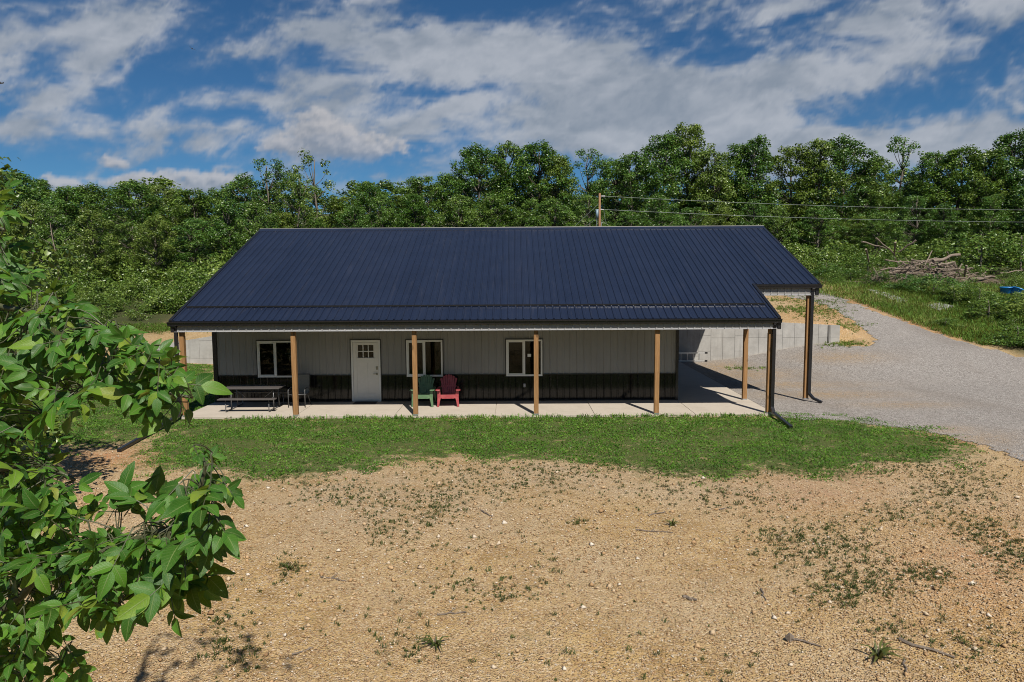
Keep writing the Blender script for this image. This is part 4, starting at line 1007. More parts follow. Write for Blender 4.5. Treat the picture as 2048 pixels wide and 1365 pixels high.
# lower trees at the front edge of the wood
fr = []
for i in range(34):
    u = -80 + i * 66 + rnd.uniform(-18, 18); Y = (33 if u < 520 else 47 if u < 1500 else 48) + rnd.uniform(-2, 4)
    v = (428 if u < 520 else 418) + rnd.uniform(-35, 25); fr.append((u, v, Y, rnd.choice((4, 6, 0, 1, 4))))
for i, (u, v, Y, k) in enumerate(sorted(fr)):
    p = at_y(u, v, Y); z = float(height(p.x, Y)); hh = max(4.0, p.z - z)
    plant('tree', 'tree', PROTO[k], p.x, Y, 14, hh, .78 * rnd.uniform(.85, 1.15) * max(.75, (hh / 10) ** .6), 'low leafy tree at the front edge of the wood, %s from the left' % ORD[i], 'low trees at the front edge of the wood')
# the depth of the wood behind them, one mass
def merged(name, items, mats, label, cat, frac=1.0, grow=1.0):
    Vs, Fs, As = [], [], []; o = 0
    for me, (x, y, z), (sx, sy, sz), rz in items:
        n = len(me.vertices); co = np.empty(n * 3, np.float32); me.vertices.foreach_get('co', co); co = co.reshape(-1, 3) * [sx, sy, sz]
        c, s = math.cos(rz), math.sin(rz); co = np.stack([co[:, 0] * c - co[:, 1] * s + x, co[:, 0] * s + co[:, 1] * c + y, co[:, 2] + z], 1)
        q = len(co) // 4; L4 = co.reshape(q, 4, 3); kp = rng.random(q) < frac; mid = L4.mean(1, keepdims=True); L4 = (mid + (L4 - mid) * grow)[kp]; co = L4.reshape(-1, 3); n = len(co)
        a = np.empty(len(me.polygons), np.float32); me.attributes['var'].data.foreach_get('value', a); a = np.repeat(a[::2][kp], 2)
        i4 = np.arange(len(L4))[:, None] * 4; f = np.concatenate([i4 + [0, 2, 1], i4 + [0, 3, 2]], 1).reshape(-1)
        f_ = np.empty(len(me.polygons) * 3, np.int32); 
        Vs.append(co); Fs.append(f.reshape(-1, 3) + o); As.append(np.clip(a + rnd.uniform(-.15, .15), 0, 1)); o += n
    return tag(obj(name, mesh_np(name, np.concatenate(Vs), np.concatenate(Fs), mats, {'var': ('FACE', np.concatenate(As))})), label, cat, kind='stuff')
its = []
for i in range(40):
    u = -150 + i * 61 + rnd.uniform(-25, 25); Y = rnd.uniform(64, 78); p = at_y(u, 410, Y); z = float(height(p.x, Y))
    its.append((PROTO[rnd.choice((0, 1, 2))][1], (p.x, Y, z - .3), (1.1, 1.1, rnd.uniform(.5, .72)), rnd.uniform(0, 6)))
merged('woods', its, M_leafA, 'deeper trees of the wood showing between the front crowns', 'woods', .35, 1.5)
# thicket of bushes on the bank at left
its = []
for i in range(185):
    u = rnd.uniform(-120, 560); Y = 17.5 + rnd.random() ** 1.1 * 23
    if u > 300: Y = max(Y, 23)
    p = at_y(u, 560, Y); z = float(height(p.x, Y)); s = rnd.uniform(.55, 1.05) * (.50 + max(0, Y - 18) / 26)
    its.append((SHRUB[rnd.choice((0, 1, 1, 2))][1], (p.x, Y, z - .2), (s, s, s * rnd.uniform(.7, 1.15)), rnd.uniform(0, 6)))
for i in range(120):    # low growth along the foot of the wood behind the house and at right
    u = rnd.uniform(520, 2150); Y = rnd.uniform(37, 47) if u < 1660 else rnd.uniform(max(37, PY + 4.5), 47); p = at_y(u, 520, Y); z = float(height(p.x, Y)); s = rnd.uniform(.6, 1.15)
    its.append((SHRUB[rnd.choice((0, 1, 2))][1], (p.x, Y, z - .2), (s * 1.1, s * 1.1, s * .8), rnd.uniform(0, 6)))
merged('thicket', its, M_leafB, 'dense thicket of bushes covering the bank below the wood', 'bushes', .38, 1.42)
its = []
uu = [(rnd.uniform(1620, 2120), rnd.uniform(535, 700)) for _ in range(150)]
for u, v in uu:
    if not bool(in_poly(np.array([u - 12.]), np.array([v + 12.]), [(1640, 590), (1600, 560), (1640, 530), (1760, 545), (2150, 560), (2150, 730), (2048, 700), (1900, 655), (1800, 618), (1700, 580)])[0]): continue
    if 1715 < u < 1935 and 572 < v < 640 and not (1825 < u < 1840): continue
    p = ground_at(u, v); s = rnd.uniform(.16, .36) * (1.3 if v < 600 else 1)
    its.append((SHRUB[rnd.choice((0, 1, 2))][1], (p.x, p.y, p.z - .1), (s * 1.2, s * 1.2, s), rnd.uniform(0, 6)))
merged('undergrowth', its, M_leafB, 'low leafy weeds and saplings on the verge by the driveway', 'weeds', .5, 1.0)
# dead snag in the thicket
for (a, b2, lab) in (((118, 560), (100, 445), 'bare pale dead tree standing in the thicket'), ((345, 562), (318, 580), 'fallen pale log showing among the bushes behind the porch roof')):
    p0, p1 = at_y(*a, 30), at_y(*b2, 31); c = p0; d = p1 - p0; mb = MB()
    mb.tube([Vector(), d * .35 + Vector((.1, 0, 0)), d * .7, d], [.055, .045, .03, .015], 7)
    if 'standing' in lab: mb.tube([d * .6, d * .6 + Vector((-.9, .1, .5))], [.025, .01], 5).tube([d * .75, d * .75 + Vector((.4, 0, .6))], [.018, .008], 5)
    o = mb.build('dead_tree' if 'standing' in lab else 'log', M_log, smooth=True); o.location = c; tag(o, lab, 'dead tree' if 'standing' in lab else 'log')
# single shrubs right of the driveway
SHR = [(1652, 552, .75, 1.3, 'pale bush at the head of the driveway where it meets the rough grass'), (1700, 562, .9, 1.1, 'bush in front of the near end of the brush pile'), (1760, 572, .9, 1.2, 'low bush above the long grey sheet'), (1812, 578, .9, 1.2, 'bush below the middle of the brush pile'),
       (1868, 588, .9, 1.45, 'dark rounded bush in front of the brush pile, tallest there'), (1905, 606, 1.0, 1.25, 'bush right of the dark one, below the steep logs'), (1958, 610, 1.1, 1.2, 'bush standing between the steep logs and the blue tubs'), (2075, 645, 1.4, 1.8, 'large bush at the right edge below the blue tubs'),
       (1975, 640, 1.0, 1.3, 'low bush beyond the crumpled sheet'), (2035, 690, 1.0, 1.1, 'low bush nearest the driveway at the right edge'), (1960, 520, 1.7, 3.6, 'big spreading shrub behind the brush pile'), (2040, 525, 1.7, 3.4, 'big dark shrub behind the blue tubs at the right edge'), (1890, 655, .6, .7, 'small bush by the driveway edge below the crumpled sheet'), (1735, 520, 1.2, 2.0, 'bush hugging the far end of the brush pile')]
for i, (u, v, w, hgt, lab) in enumerate(SHR):
    p = ground_at(u, v); Y = p.y
    if i in (10, 11, 13): Y = PY + 4.5; p = at_y(u, v, Y)
    plant('shrub', 'shrub', SHRUB[i % 3], p.x, Y, 3, hgt, w, lab, 'shrubs beside the driveway')
# trees on the camera's side of the yard, mirrored in the window glass
for i in range(11):
    x = -42 + i * 8.5 + rnd.uniform(-2, 2); y = -47 + rnd.uniform(-5, 5) - (6 if abs(x) < 12 else 0)
    plant('tree', 'tree', PROTO[rnd.choice((0, 1, 2, 4))], x, y, 14, rnd.uniform(11, 15), 1.1, 'tree behind the viewpoint seen only in window reflections', 'trees behind the viewpoint')
# the tree at the left edge whose crown shades the lawn
plant('tree', 'tree', PROTO[6], -11.3, -8.6, 14, 8.2, .68, 'young tree at the left edge casting shade over the lawn', None, rz=1.0)

def gat(u, v):
    u = np.asarray(u, float); v = np.asarray(v, float)
    d = np.stack([RGT[i] * (u - IW / 2) + UPV[i] * (IH / 2 - v) + FWD[i] * FPX for i in range(3)], -1); d /= np.linalg.norm(d, axis=1, keepdims=True)
    t = np.full(len(u), 2.0); done = np.zeros(len(u), bool); C = np.array(CAM)
    for _ in range(220):
        P = C + d * t[:, None]; gap = P[:, 2] - height(P[:, 0], P[:, 1]); done |= gap < .01
        t = np.where(done, t, t + np.maximum(gap * .8, .01)); 
        if done.all() or t.min() > 300: break
    return C + d * t[:, None]
# ---- lawn
M_grass = mat_leaf('lawn_leaf', (.032, .095, .008), (.085, .195, .016), (.20, .325, .046), trans=.22, rough=.5, obj_var=False, spec=.3)
N = 680000
X = rng.uniform(-24, 14, N); Y = rng.uniform(-7.5, 13.2, N)
k = (Y < 3.0) | (X < -9.9); k &= ~((X > WL - .1) & (X < 7.97) & (Y > -.06)); X, Y = X[k], Y[k]
Z = height(X, Y); k = in_poly(*to_px(X, Y, Z), [(-950, 690), (440, 690), (440, 825), (1540, 825), (1980, 840), (1980, 990), (220, 990), (-950, 990)])
X, Y, Z = X[k], Y[k], Z[k]; dens = fbm(X, Y, 1.6, 3); edge = lawn_soft(X, Y, Z)
k = rng.random(len(X)) < np.clip((edge - .48) * 2.1 + (fbm(X + 9, Y, 2.4, 4) - .5) * 3.2 + .42 + .85 * sstep(-3.4, -.6, Y), 0, 1) * (edge > .05) * np.clip((dens - .2) * 3, .25, 1)
X, Y, Z, dens = X[k], Y[k], Z[k], dens[k]; n = len(X)
C = np.stack([X, Y, Z + rng.random(n) ** 1.6 * .14 * np.clip(dens - .18, .1, 1)], 1); Nn = rng.normal(size=(n, 3)) * .6 + [0, -.1, .75]
V, F = leaf_faces(C, Nn, rng.uniform(.025, .065, n), .55)
tag(obj('grass', mesh_np('grass', V, F, M_grass, {'var': ('FACE', np.repeat(np.clip(.36 + .9 * (fbm(X, Y, 2.6, 3) - .5) + .18 * rng.normal(size=n), 0, 1), 2))})), 'green weedy lawn growing along the porch and left yard', 'grass', kind='stuff')
# ---- blades: weeds in the dirt and rough grass
def blades(C, length, width, lean, var, nper, spread=.38):
    n = len(C); C = np.repeat(C, nper, 0) + rng.normal(size=(n * nper, 3)) * np.repeat(length, nper)[:, None] * np.array([spread, spread, 0]); L = np.repeat(length, nper) * rng.uniform(.5, 1.2, n * nper)
    a = rng.random(n * nper) * 6.283; D = np.stack([np.cos(a), np.sin(a), np.zeros_like(a)], 1); S_ = np.stack([-np.sin(a), np.cos(a), np.zeros_like(a)], 1)
    ln = (lean * rng.uniform(.3, 1.5, n * nper))[:, None]; L = L[:, None]; w = width * rng.uniform(.6, 1.4, (n * nper, 1)); up = np.array([0, 0, 1.0])
    m = C + D * L * ln * .35 + up * L * .55; tip = C + D * L * ln + up * L * (.95 - .35 * np.clip(ln, 0, 1.6))
    V = np.stack([C - S_ * w * .5, C + S_ * w * .5, m + S_ * w * .45, tip, m - S_ * w * .45], 1).reshape(-1, 3)
    i = np.arange(n * nper)[:, None] * 5; F = np.concatenate([i + [0, 1, 2], i + [0, 2, 4], i + [4, 2, 3]], 1).reshape(-1, 3)
    return V, F, np.repeat(np.clip(np.repeat(var, nper) + .15 * rng.normal(size=n * nper), 0, 1), 3)
M_weed = mat_leaf('weed_leaf', (.026, .042, .009), (.060, .085, .018), (.145, .145, .045), trans=.2, rough=.55, obj_var=False, spec=.25)
WEED = [(720, 1000, 60, 26, 90), (860, 1010, 70, 34, 130), (960, 970, 120, 34, 140), (1080, 960, 90, 30, 90), (640, 985, 60, 20, 50), (760, 1055, 50, 18, 40), (540, 955, 120, 16, 60), (1350, 985, 120, 26, 90), (1480, 1000, 90, 22, 70), (1650, 1090, 95, 50, 190), (1720, 1160, 80, 40, 110), (1560, 1080, 50, 30, 60),
        (1790, 1030, 60, 20, 50), (1890, 985, 60, 34, 110), (1960, 1060, 60, 26, 110), (2030, 1110, 40, 30, 80), (1850, 1150, 50, 24, 50), (1800, 930, 110, 26, 150), (1960, 960, 70, 40, 100), (1680, 1190, 60, 22, 40), (1780, 1260, 70, 30, 26), (1950, 1290, 80, 40, 26), (580, 1130, 26, 24, 26), (440, 1260, 40, 60, 40), (480, 1320, 40, 30, 20),
        (830, 1290, 60, 30, 18), (1000, 1180, 70, 30, 34), (900, 1170, 60, 30, 18), (1150, 1045, 20, 10, 12), (1300, 1330, 300, 30, 14), (1100, 1130, 60, 40, 18), (1200, 940, 200, 14, 120), (900, 935, 200, 14, 80), (1500, 945, 200, 12, 110), (1260, 1180, 300, 120, 16), (700, 1250, 200, 80, 16), (840, 1085, 140, 30, 26)]
U, Vv = [], []
for (cx, cy, rx, ry, c) in WEED:
    c = int(c * 1.7); U.append(rng.normal(cx, rx * .7, c)); Vv.append(rng.normal(cy, ry * .7, c))
P = gat(np.concatenate(U), np.concatenate(Vv)); k = (P[:, 1] < -.1); P = P[k]
V, F, vr = blades(P, .022 + .06 * rng.random(len(P)) ** 2, .0085, 1.0, rng.uniform(.1, .6, len(P)), 10, .30)
tag(obj('weeds', mesh_np('weeds', V, F, M_weed, {'var': ('FACE', vr)})), 'sparse small weeds sprouting from the bare dirt', 'weeds', kind='stuff')
u = rng.uniform(420, 1560, 260); P = np.stack([CAM.x + (u - 1024) / FPX * 21.6, rng.uniform(-.16, -.02, 260), np.full(260, -.05)], 1)
V, F, vr = blades(P, rng.uniform(.06, .17, 260), .016, .8, rng.uniform(.3, .8, 260), 7)
tag(obj('edge_weeds', mesh_np('edge_weeds', V, F, M_grass, {'var': ('FACE', vr)})), 'taller weeds along the front edge of the porch slab', 'weeds', kind='stuff')
# broad-leaved weed at lower right
for (u, v, s, nl, lab) in ((1757, 1318, .30, 13, 'large leafy weed rosette growing beside the longest stick'), (1345, 1052, .20, 9, 'small branching weed alone on the dirt'), (872, 1292, .22, 9, 'dark tall weed in the lower middle of the dirt'), (578, 1140, .2, 9, 'upright weed right of the lower leafy branch')):
    p = ground_at(u, v); t = thing('weed_plant', lab, 'weed', p, rnd.uniform(0, 6)); 
    V, F, vr = blades(np.zeros((1, 3)), np.array([s * .75]), s * .12, 1.4, np.array([.65]), nl + 5, .05)
    obj('leaves', mesh_np('leaves', V, F, M_weed, {'var': ('FACE', vr)}), t)
    MB().tube([(0, 0, -.02), (.005, 0, s * .5)], [.008, .004], 5).build('stem', M_stick, t)
# rough grass right of the driveway and on the terrace
M_rough = mat_leaf('rough_grass', (.038, .100, .010), (.105, .20, .026), (.34, .29, .13), trans=.25, rough=.6, obj_var=False, spec=.2)
ROUGH = [(1640, 590), (1600, 560), (1580, 530), (1600, 515), (1700, 520), (1760, 540), (1900, 560), (2150, 560), (2150, 745), (2048, 712), (1900, 674), (1800, 637), (1700, 600)]
u = rng.uniform(1560, 2150, 26000); v = rng.uniform(508, 745, 26000); k = in_poly(u, v, ROUGH); P = gat(u[k], v[k])
mix = fbm(P[:, 0], P[:, 1], .35, 3); kk = ~((P[:, 0] < 23.5) & (P[:, 1] < 12)); P, mix = P[kk], mix[kk]
V, F, vr = blades(P, rng.uniform(.12, .38, len(P)) * (.6 + mix), .022, .8, np.clip((mix - .25) * 1.3, 0, 1), 6)
tag(obj('rough_grass', mesh_np('rough_grass', V, F, M_rough, {'var': ('FACE', vr)})), 'rough grass and weeds on the verge right of the driveway', 'grass', kind='stuff')
BANK = [(1590, 618, 70, 7, 420), (1640, 628, 50, 10, 240), (1690, 652, 36, 12, 200), (1690, 688, 40, 6, 160), (1560, 600, 60, 5, 120), (1640, 605, 50, 6, 160), (1580, 590, 60, 4, 130), (360, 652, 50, 5, 500), (330, 660, 60, 6, 400), (240, 655, 90, 8, 700), (120, 690, 90, 14, 800), (60, 720, 80, 18, 600), (1490, 738, 40, 3, 60)]
U = np.concatenate([rng.normal(a, c * .6, n) for a, b2, c, d, n in BANK]); Vv = np.concatenate([rng.normal(b2, d * .6, n) for a, b2, c, d, n in BANK])
P = gat(U, Vv); V, F, vr = blades(P, rng.uniform(.05, .16, len(P)), .016, 1.0, rng.uniform(.05, .6, len(P)), 8)
tag(obj('bank_grass', mesh_np('bank_grass', V, F, M_rough, {'var': ('FACE', vr)})), 'patchy grass on the dirt banks behind the retaining walls', 'grass', kind='stuff')
# ---- stones
def stones(P, r, flat=.6):
    n = len(P); B = np.array([[1, 0, 0], [-1, 0, 0], [0, 1, 0], [0, -1, 0], [0, 0, 1], [0, 0, -1]], float)
    Vx = B[None] * rng.uniform(.65, 1.25, (n, 6, 1)) + rng.normal(size=(n, 6, 3)) * .16; Vx[:, :, 2] *= flat
    a = rng.random(n) * 6.283; c, s = np.cos(a)[:, None], np.sin(a)[:, None]; x = Vx[:, :, 0] * c - Vx[:, :, 1] * s; y = Vx[:, :, 0] * s + Vx[:, :, 1] * c
    Vx = np.stack([x, y, Vx[:, :, 2]], -1) * r[:, None, None] + P[:, None, :] + np.array([0, 0, 1])[None, None] * (r * flat * .35)[:, None, None]
    f = np.array([[0, 2, 4], [2, 1, 4], [1, 3, 4], [3, 0, 4], [2, 0, 5], [1, 2, 5], [3, 1, 5], [0, 3, 5]]); F = (np.arange(n)[:, None, None] * 6 + f).reshape(-1, 3)
    return Vx.reshape(-1, 3), F
def mat_stone(name, stops):
    m, t, b = material(name); co = t.coord('Object'); base = t.ramp(t.attr('var'), stops)
    base = t.mix(t.maprange(t.noise(co, 40, 4), .4, .7, 0, .35), base, (.2, .14, .08)); t.put(b.inputs['Base Color'], base); b.inputs['Roughness'].default_value = .85; b.inputs['Specular IOR Level'].default_value = .25; return m
M_stone = mat_stone('dirt_stone', [(0, (.22, .125, .06)), (.35, (.38, .24, .12)), (.62, (.46, .31, .17)), (.85, (.50, .40, .28)), (1, (.62, .55, .46))])
M_chip = mat_stone('gravel_chip', [(0, (.15, .14, .13)), (.4, (.27, .25, .235)), (.8, (.38, .355, .335)), (1, (.50, .475, .45))])
n = 62000; u = rng.uniform(-60, 2110, n); v = rng.uniform(900, 1400, n) ; P = gat(u, v); 
k = (lawn_mask(P[:, 0], P[:, 1]) < .5) & (P[:, 1] < -1) & (fbm(P[:, 0], P[:, 1], .6, 3) + rng.random(n) * .5 > .55); P = P[k]; n = len(P)
r = .0045 + .013 * rng.random(n) ** 2.2 + np.where(rng.random(n) < .010, rng.uniform(.008, .032, n), 0); r *= np.clip((P[:, 1] + 24) / 10, .8, 1.5)
V, F = stones(P, r)
tag(obj('stones', mesh_np('stones', V, F, M_stone, {'var': ('FACE', np.repeat(np.clip(.5 + .25 * rng.normal(size=n) + (r > .022) * .1, 0, 1), 8))})), 'pebbles and chert stones scattered over the bare dirt', 'stones', kind='stuff')
n = 36000; u = rng.uniform(1380, 2110, n); v = 580 + 400 * rng.random(n) ** .9; P = gat(u, v); jx = rng.normal(size=n) * .35 * (rng.random(n) < .35); jy = rng.normal(size=n) * .35 * (jx != 0); k = drive_keep(P[:, 0], P[:, 1], P[:, 2]); P[:, 0] += jx; P[:, 1] += jy; k &= P[:, 0] > 8.0; P[:, 2] = height(P[:, 0], P[:, 1]); P = P[k]; n = len(P)
r = rng.uniform(.008, .020, n); V, F = stones(P + [0, 0, .012], r)
tag(obj('gravel', mesh_np('gravel', V, F, M_chip, {'var': ('FACE', np.repeat(np.clip(.5 + .25 * rng.normal(size=n), 0, 1), 8))})), 'loose crushed gravel on the driveway', 'gravel', kind='stuff')

# ------------------------------------------------------------------ the big-leaved tree close at left
def mat_bigleaf():
    m, t, b = material('big_leaf'); out = t.n['Material Output']; lx = t.math('ABSOLUTE', t.attr('lx')); ly = t.attr('ly'); v = t.attr('var')
    oi = t.n.new('ShaderNodeObjectInfo'); r = t.math('FRACT', t.math('ADD', oi.outputs['Random'], v))
    base = t.ramp(r, [(0, (.016, .070, .007)), (.4, (.034, .125, .011)), (.8, (.075, .20, .017)), (.95, (.17, .28, .026)), (1, (.24, .24, .04))])
    n = t.noise(t.coord('Object'), 22, 4); base = t.mix(t.maprange(n, .4, .75, 0, .45), base, (.08, .17, .03))
    mid = t.maprange(lx, .03, .075, 1, 0); ph = t.math('FRACT', t.math('MULTIPLY', t.math('SUBTRACT', ly, t.math('MULTIPLY', lx, .20)), 9.0))
    vein = t.maprange(t.math('ABSOLUTE', t.math('SUBTRACT', ph, .5)), .06, .11, 1, 0)
    base = t.mix(t.math('MULTIPLY', vein, .28), base, (.13, .20, .06)); base = t.mix(t.math('MULTIPLY', mid, .7), base, (.19, .25, .085))
    sp = t.maprange(t.noise(t.coord('Object'), 70, 2), .70, .74, 0, .6); base = t.mix(sp, base, (.06, .045, .015))
    t.put(b.inputs['Base Color'], base); b.inputs['Roughness'].default_value = .46; b.inputs['Specular IOR Level'].default_value = .34
    t.put(b.inputs['Normal'], t.bump(t.math('ADD', t.math('ADD', vein, t.math('MULTIPLY', mid, 1.5)), t.math('MULTIPLY', n, 1.4)), .35, .0022))
    tr = t.n.new('ShaderNodeBsdfTranslucent'); t.put(tr.inputs['Color'], t.mix(.6, base, (.26, .36, .02)))
    mx = t.n.new('ShaderNodeMixShader'); mx.inputs[0].default_value = .30
    t.l.new(b.outputs[0], mx.inputs[1]); t.l.new(tr.outputs[0], mx.inputs[2]); t.l.new(mx.outputs[0], out.inputs[0]); return m
M_big = mat_bigleaf()
M_twig = simple('twig_bark', (.060, .065, .03), .6, var=.3, scale=30)
M_trunk = mat_wood('trunk_bark', (.07, .06, .05), (.17, .15, .13), False)
rnd = random.Random(404); rng = np.random.default_rng(404)
NS, NW = 9, 5
def leaflet(seed):
    q = random.Random(seed); droop = q.uniform(.06, .34); fold = q.uniform(.10, .38); wmax = q.uniform(.25, .31); twist = q.uniform(-.35, .35); wave = q.uniform(.0, .03); side = q.uniform(-.08, .08)
    V, lx, ly = [], [], []
    for i in range(NS):
        t = i / (NS - 1); w = wmax * max(0.012, math.sin(math.pi * min(1, t ** .82)) ** .75 * (1 - .25 * t)) if 0 < i < NS - 1 else .006
        for j in range(NW):
            s = j / (NW - 1) * 2 - 1; x = s * w + side * t * t; z = -droop * t * t + abs(s) ** 1.2 * w * fold + wave * math.sin(t * 9 + s * 3) * (abs(s)) + x * twist * t
            V.append((x, t, z)); lx.append(s); ly.append(t)
    F = [(i * NW + j, i * NW + j + 1, (i + 1) * NW + j + 1, (i + 1) * NW + j) for i in range(NS - 1) for j in range(NW - 1)]
    return np.array(V), np.array(F), np.array(lx), np.array(ly)
LV = [leaflet(900 + i) for i in range(8)]
LM = [mesh_np('leaf', V, F, M_big, {'lx': ('POINT', lx), 'ly': ('POINT', ly)}, smooth=True) for V, F, lx, ly in LV]
P_ = lambda l: [at_depth(*q) for q in l]
base_t = at_depth(-75, 1330, 3.3); foot = Vector((base_t.x - .25, base_t.y - .2, float(height(base_t.x - .25, base_t.y - .2)) - .1))
big = thing('leafy_tree', 'big-leaved tree close at the left edge with branches reaching into view', 'tree', foot)
tp = [foot, foot.lerp(base_t, .5) + Vector((.05, 0, 0)), base_t, at_depth(-110, 1000, 3.35), at_depth(-130, 600, 3.4), at_depth(-150, 330, 3.45), Vector((-2.75, -18.3, 6.3)), Vector((-2.6, -18.5, 7.1))]
loc = lambda l: [Vector(p) - foot for p in l]
MB().tube(loc(tp), [.16, .14, .125, .09, .055, .03, .018, .010], 10, jit=.05).build('trunk', M_trunk, big, smooth=True)
BR = [([(-112, 1000, 3.35), (20, 880, 3.25), (120, 800, 3.1), (215, 770, 3.0), (310, 772, 2.95), (385, 795, 2.9)], .017), ([(-80, 1300, 3.3), (40, 1190, 3.0), (150, 1120, 2.8), (270, 1080, 2.7), (370, 1050, 2.65), (432, 1010, 2.6)], .017),
      ([(360, 1052, 2.66), (400, 985, 2.62), (415, 935, 2.6), (424, 905, 2.6)], .008), ([(-112, 980, 3.35), (-20, 940, 3.2), (60, 930, 3.1), (150, 960, 3.05)], .018), ([(-130, 640, 3.4), (-40, 600, 3.3), (40, 620, 3.2), (120, 640, 3.1)], .018),
      ([(-145, 420, 3.4), (-60, 430, 3.3), (10, 460, 3.2)], .012), ([(-85, 1310, 3.3), (20, 1310, 3.1), (120, 1320, 3.0)], .016), ([(215, 770, 3.0), (230, 700, 2.95), (215, 660, 2.9)], .010), ([(150, 1120, 2.8), (200, 1190, 2.7), (260, 1230, 2.65)], .010)]
brobj = []; brpts = []
for pts, r in BR:
    w = P_(pts); n = len(w); fine = []
    for i in range(n - 1):
        for k in range(3): fine.append(w[i].lerp(w[i + 1], k / 3) + Vector([rnd.uniform(-.012, .012) for _ in range(3)]))
    fine.append(w[-1]); m = len(fine)
    o = MB().tube(loc(fine), [r * (1 - .75 * i / (m - 1)) + .002 for i in range(m)], 7).build('branch', M_twig, big, smooth=True)
    brobj.append(o); brpts.append(fine)
CL = [(120, 620, 45, 45, 3.1, 7), (160, 690, 60, 55, 3.0, 9), (225, 670, 60, 45, 2.95, 9), (290, 715, 50, 50, 2.9, 8), (235, 775, 65, 38, 2.95, 8), (346, 766, 32, 45, 2.85, 8), (350, 806, 26, 24, 2.85, 3), (100, 750, 60, 60, 3.05, 8), (60, 660, 55, 60, 3.2, 8), (300, 800, 40, 30, 2.9, 4), (150, 800, 60, 30, 3.0, 4),
      (50, 1150, 80, 70, 2.9, 13), (150, 1120, 85, 70, 2.75, 14), (250, 1100, 85, 70, 2.7, 14), (340, 1070, 70, 60, 2.65, 12), (420, 1050, 42, 65, 2.6, 9), (432, 975, 36, 36, 2.6, 6), (420, 915, 26, 22, 2.6, 3), (190, 1200, 120, 45, 2.7, 11), (300, 1170, 80, 45, 2.65, 9), (380, 1150, 45, 50, 2.6, 5), (60, 1240, 80, 50, 2.85, 9), (130, 1040, 90, 40, 2.8, 8), (270, 1020, 80, 30, 2.75, 6), (370, 990, 50, 30, 2.65, 5),
      (20, 950, 60, 60, 3.1, 10), (70, 930, 50, 45, 3.05, 7), (110, 985, 55, 35, 3.0, 6), (20, 1050, 60, 60, 3.1, 9), (5, 840, 45, 60, 3.2, 8), (10, 740, 40, 60, 3.3, 8), (5, 620, 35, 60, 3.35, 8), (-5, 500, 35, 60, 3.35, 7), (-5, 410, 35, 45, 3.35, 5), (25, 1330, 80, 45, 3.0, 10), (120, 1320, 50, 35, 2.95, 5), (30, 560, 40, 40, 3.3, 4), (-10, 900, 50, 90, 3.0, 9), (-15, 1080, 50, 90, 2.9, 9), (-15, 720, 45, 90, 3.2, 8), (-10, 1240, 60, 80, 2.9, 8), (330, 1120, 70, 60, 2.7, 7), (220, 1150, 90, 60, 2.8, 7), (200, 740, 70, 40, 3.05, 6), (0, 620, 40, 60, 3.4, 6), (15, 840, 50, 60, 3.35, 7), (15, 960, 60, 60, 3.3, 7), (20, 1080, 60, 70, 3.2, 7), (60, 1060, 60, 50, 3.1, 6), (150, 1170, 80, 60, 2.95, 7), (20, 740, 50, 60, 3.4, 7), (30, 1200, 70, 60, 3.15, 7), (10, 1300, 60, 50, 3.1, 6), (330, 760, 45, 45, 2.95, 5)]
CL += [(0, 480, 30, 60, 3.8, 7), (10, 600, 40, 60, 3.9, 8), (15, 760, 45, 70, 3.9, 8), (20, 900, 55, 70, 3.8, 8), (25, 1010, 60, 60, 3.7, 8), (70, 1120, 60, 60, 3.4, 6)]
fine = [Vector((-2.6, -18.5, 7.05)), Vector((-2.2, -18.7, 7.15)), Vector((-1.7, -18.9, 7.1)), Vector((-1.1, -19.0, 7.0))]
brobj.append(MB().tube(loc(fine), [.008, .007, .006, .004], 7).build('branch', M_twig, big, smooth=True)); brpts.append(fine)
CL += [((-2.2, -18.75, 7.0), .42, 10), ((-1.6, -18.95, 7.0), .38, 9), ((-1.1, -19.05, 6.95), .3, 6)]
leaves = []; petv = MB()
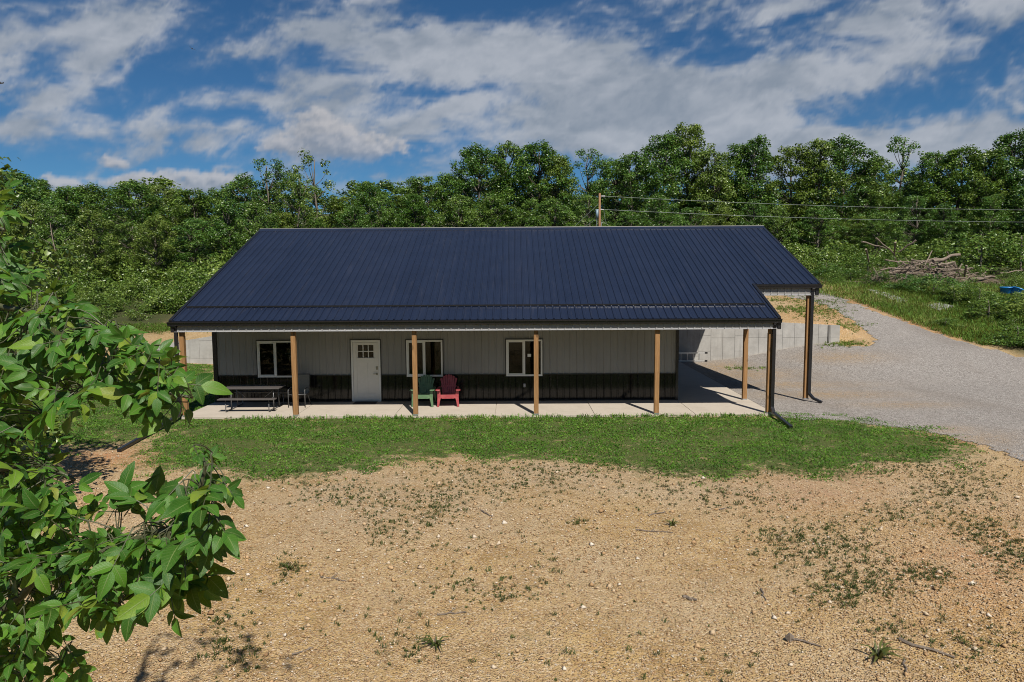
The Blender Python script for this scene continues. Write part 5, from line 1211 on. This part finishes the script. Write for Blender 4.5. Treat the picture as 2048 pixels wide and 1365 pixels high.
for spec in CL:
    if len(spec) == 3: cu, cv, ru, rv, dp, cnt = 0, 0, 0, 0, 0, spec[2]
    else: cu, cv, ru, rv, dp, cnt = spec
    for _ in range(max(3, int(cnt * 1.32))):
        a = rnd.random() * 6.283; q = math.sqrt(rnd.random()) * .95
        b0 = at_depth(cu - 9 + math.cos(a) * ru * q * .80, cv - 12 + math.sin(a) * rv * q * .66, dp + rnd.uniform(-.28, .25))
        if len(spec) == 3: b0 = Vector(spec[0]) + Vector([rnd.uniform(-spec[1], spec[1]) for _ in range(3)]) * .8
        bi, near = min(((i, min(f, key=lambda p: (p - b0).length)) for i, f in enumerate(brpts)), key=lambda z: (z[1] - b0).length)
        outd = (b0 - near); outd = outd.normalized() if outd.length > .01 else Vector((1, 0, 0))
        d = (outd * .7 + Vector((.24, -.30, -.16)) + Vector([rnd.gauss(0, .48) for _ in range(3)])).normalized()
        n0 = Vector((.12, -.50, .85)) + Vector([rnd.gauss(0, .38) for _ in range(3)]); n0 = (n0 - d * n0.dot(d)).normalized(); sd = d.cross(n0).normalized()
        Lr = rnd.uniform(.09, .17); base = b0 - d * Lr * .5; npair = rnd.choice((2, 2, 3)); size = rnd.uniform(.062, .116)
        if cv < 960 and cu > 400: size *= .6; Lr *= .6
        tip = base + d * Lr + Vector((0, 0, -.03 * Lr / .15))
        sp = base - near
        if sp.length < .22: petv.tube([near - foot, near - foot + sp * .3 + outd * .01 + Vector((0, 0, .012)), near - foot + sp * .65 + Vector((0, 0, .012)), base - foot], [.003, .0026, .0022, .002], 4, cap=False)
        petv.tube([base - foot, base.lerp(tip, .5) - foot, tip - foot], [.0024, .002, .0014], 4, cap=False)
        specs = [(1.0, 0, 1.0)]
        for k in range(npair):
            f = .88 - .36 * k
            for s in (-1, 1): specs.append((f, s * rnd.uniform(.75, 1.15), rnd.uniform(.70, .95) * (1 - .14 * k)))
        for f, ang, sc in specs:
            p = base.lerp(tip, max(.05, f)); dd = (d * math.cos(ang) + sd * math.sin(ang) + Vector((0, 0, -.10 - .12 * abs(ang))) + Vector([rnd.gauss(0, .09) for _ in range(3)])).normalized()
            nn = n0 + Vector([rnd.gauss(0, .20) for _ in range(3)]); nn = (nn - dd * nn.dot(dd)).normalized(); xx = dd.cross(nn).normalized()
            L_ = size * sc * rnd.uniform(.9, 1.1); Mx = Matrix((xx, dd, nn)).transposed().to_4x4() @ Matrix.Diagonal((L_, L_, L_, 1)); Mx.translation = p - foot
            leaves.append((bi, Mx, rnd.randrange(8), p))
petv.build('leaf_stalks', M_twig, big)['kind'] = 'stuff'
# the 300 leaves that show largest are parts of their branches; the rest are one mass of foliage
def showing(l):
    c = l[1] @ Vector((0, .5, 0)) + foot; rel = c - CAM; dep = rel.dot(FWD); u = IW / 2 + FPX * rel.dot(RGT) / dep; v = IH / 2 - FPX * rel.dot(UPV) / dep
    nrm_ = (l[1].to_3x3() @ Vector((0, 0, 1))).normalized(); face = abs(nrm_.dot(rel.normalized()))
    return -1 if not (5 < u < 2000 and v < 1360) else face * (l[1].to_3x3() @ Vector((0, 1, 0))).length / dep ** 2.0
order = sorted(range(len(leaves)), key=lambda i: -showing(leaves[i])); top = set(order[:300])
Vs, Fs, A, B_, Cc = [], [], [], [], []; off = 0
for i, (bi, Mx, k, p) in enumerate(leaves):
    if i in top:
        o = obj('leaf', LM[k], brobj[bi]); o.matrix_local = Mx
    else:
        V, F, lx, ly = LV[k]; m = np.array(Mx); Vs.append(V @ m[:3, :3].T + m[:3, 3]); Fs.append(F + off); off += len(V); A.append(lx); B_.append(ly); Cc.append(np.full(len(V), rnd.random()))
fo = obj('foliage', mesh_np('foliage', np.concatenate(Vs), np.concatenate(Fs), M_big, {'lx': ('POINT', np.concatenate(A)), 'ly': ('POINT', np.concatenate(B_)), 'var': ('POINT', np.concatenate(Cc))}, smooth=True), big); fo['kind'] = 'stuff'
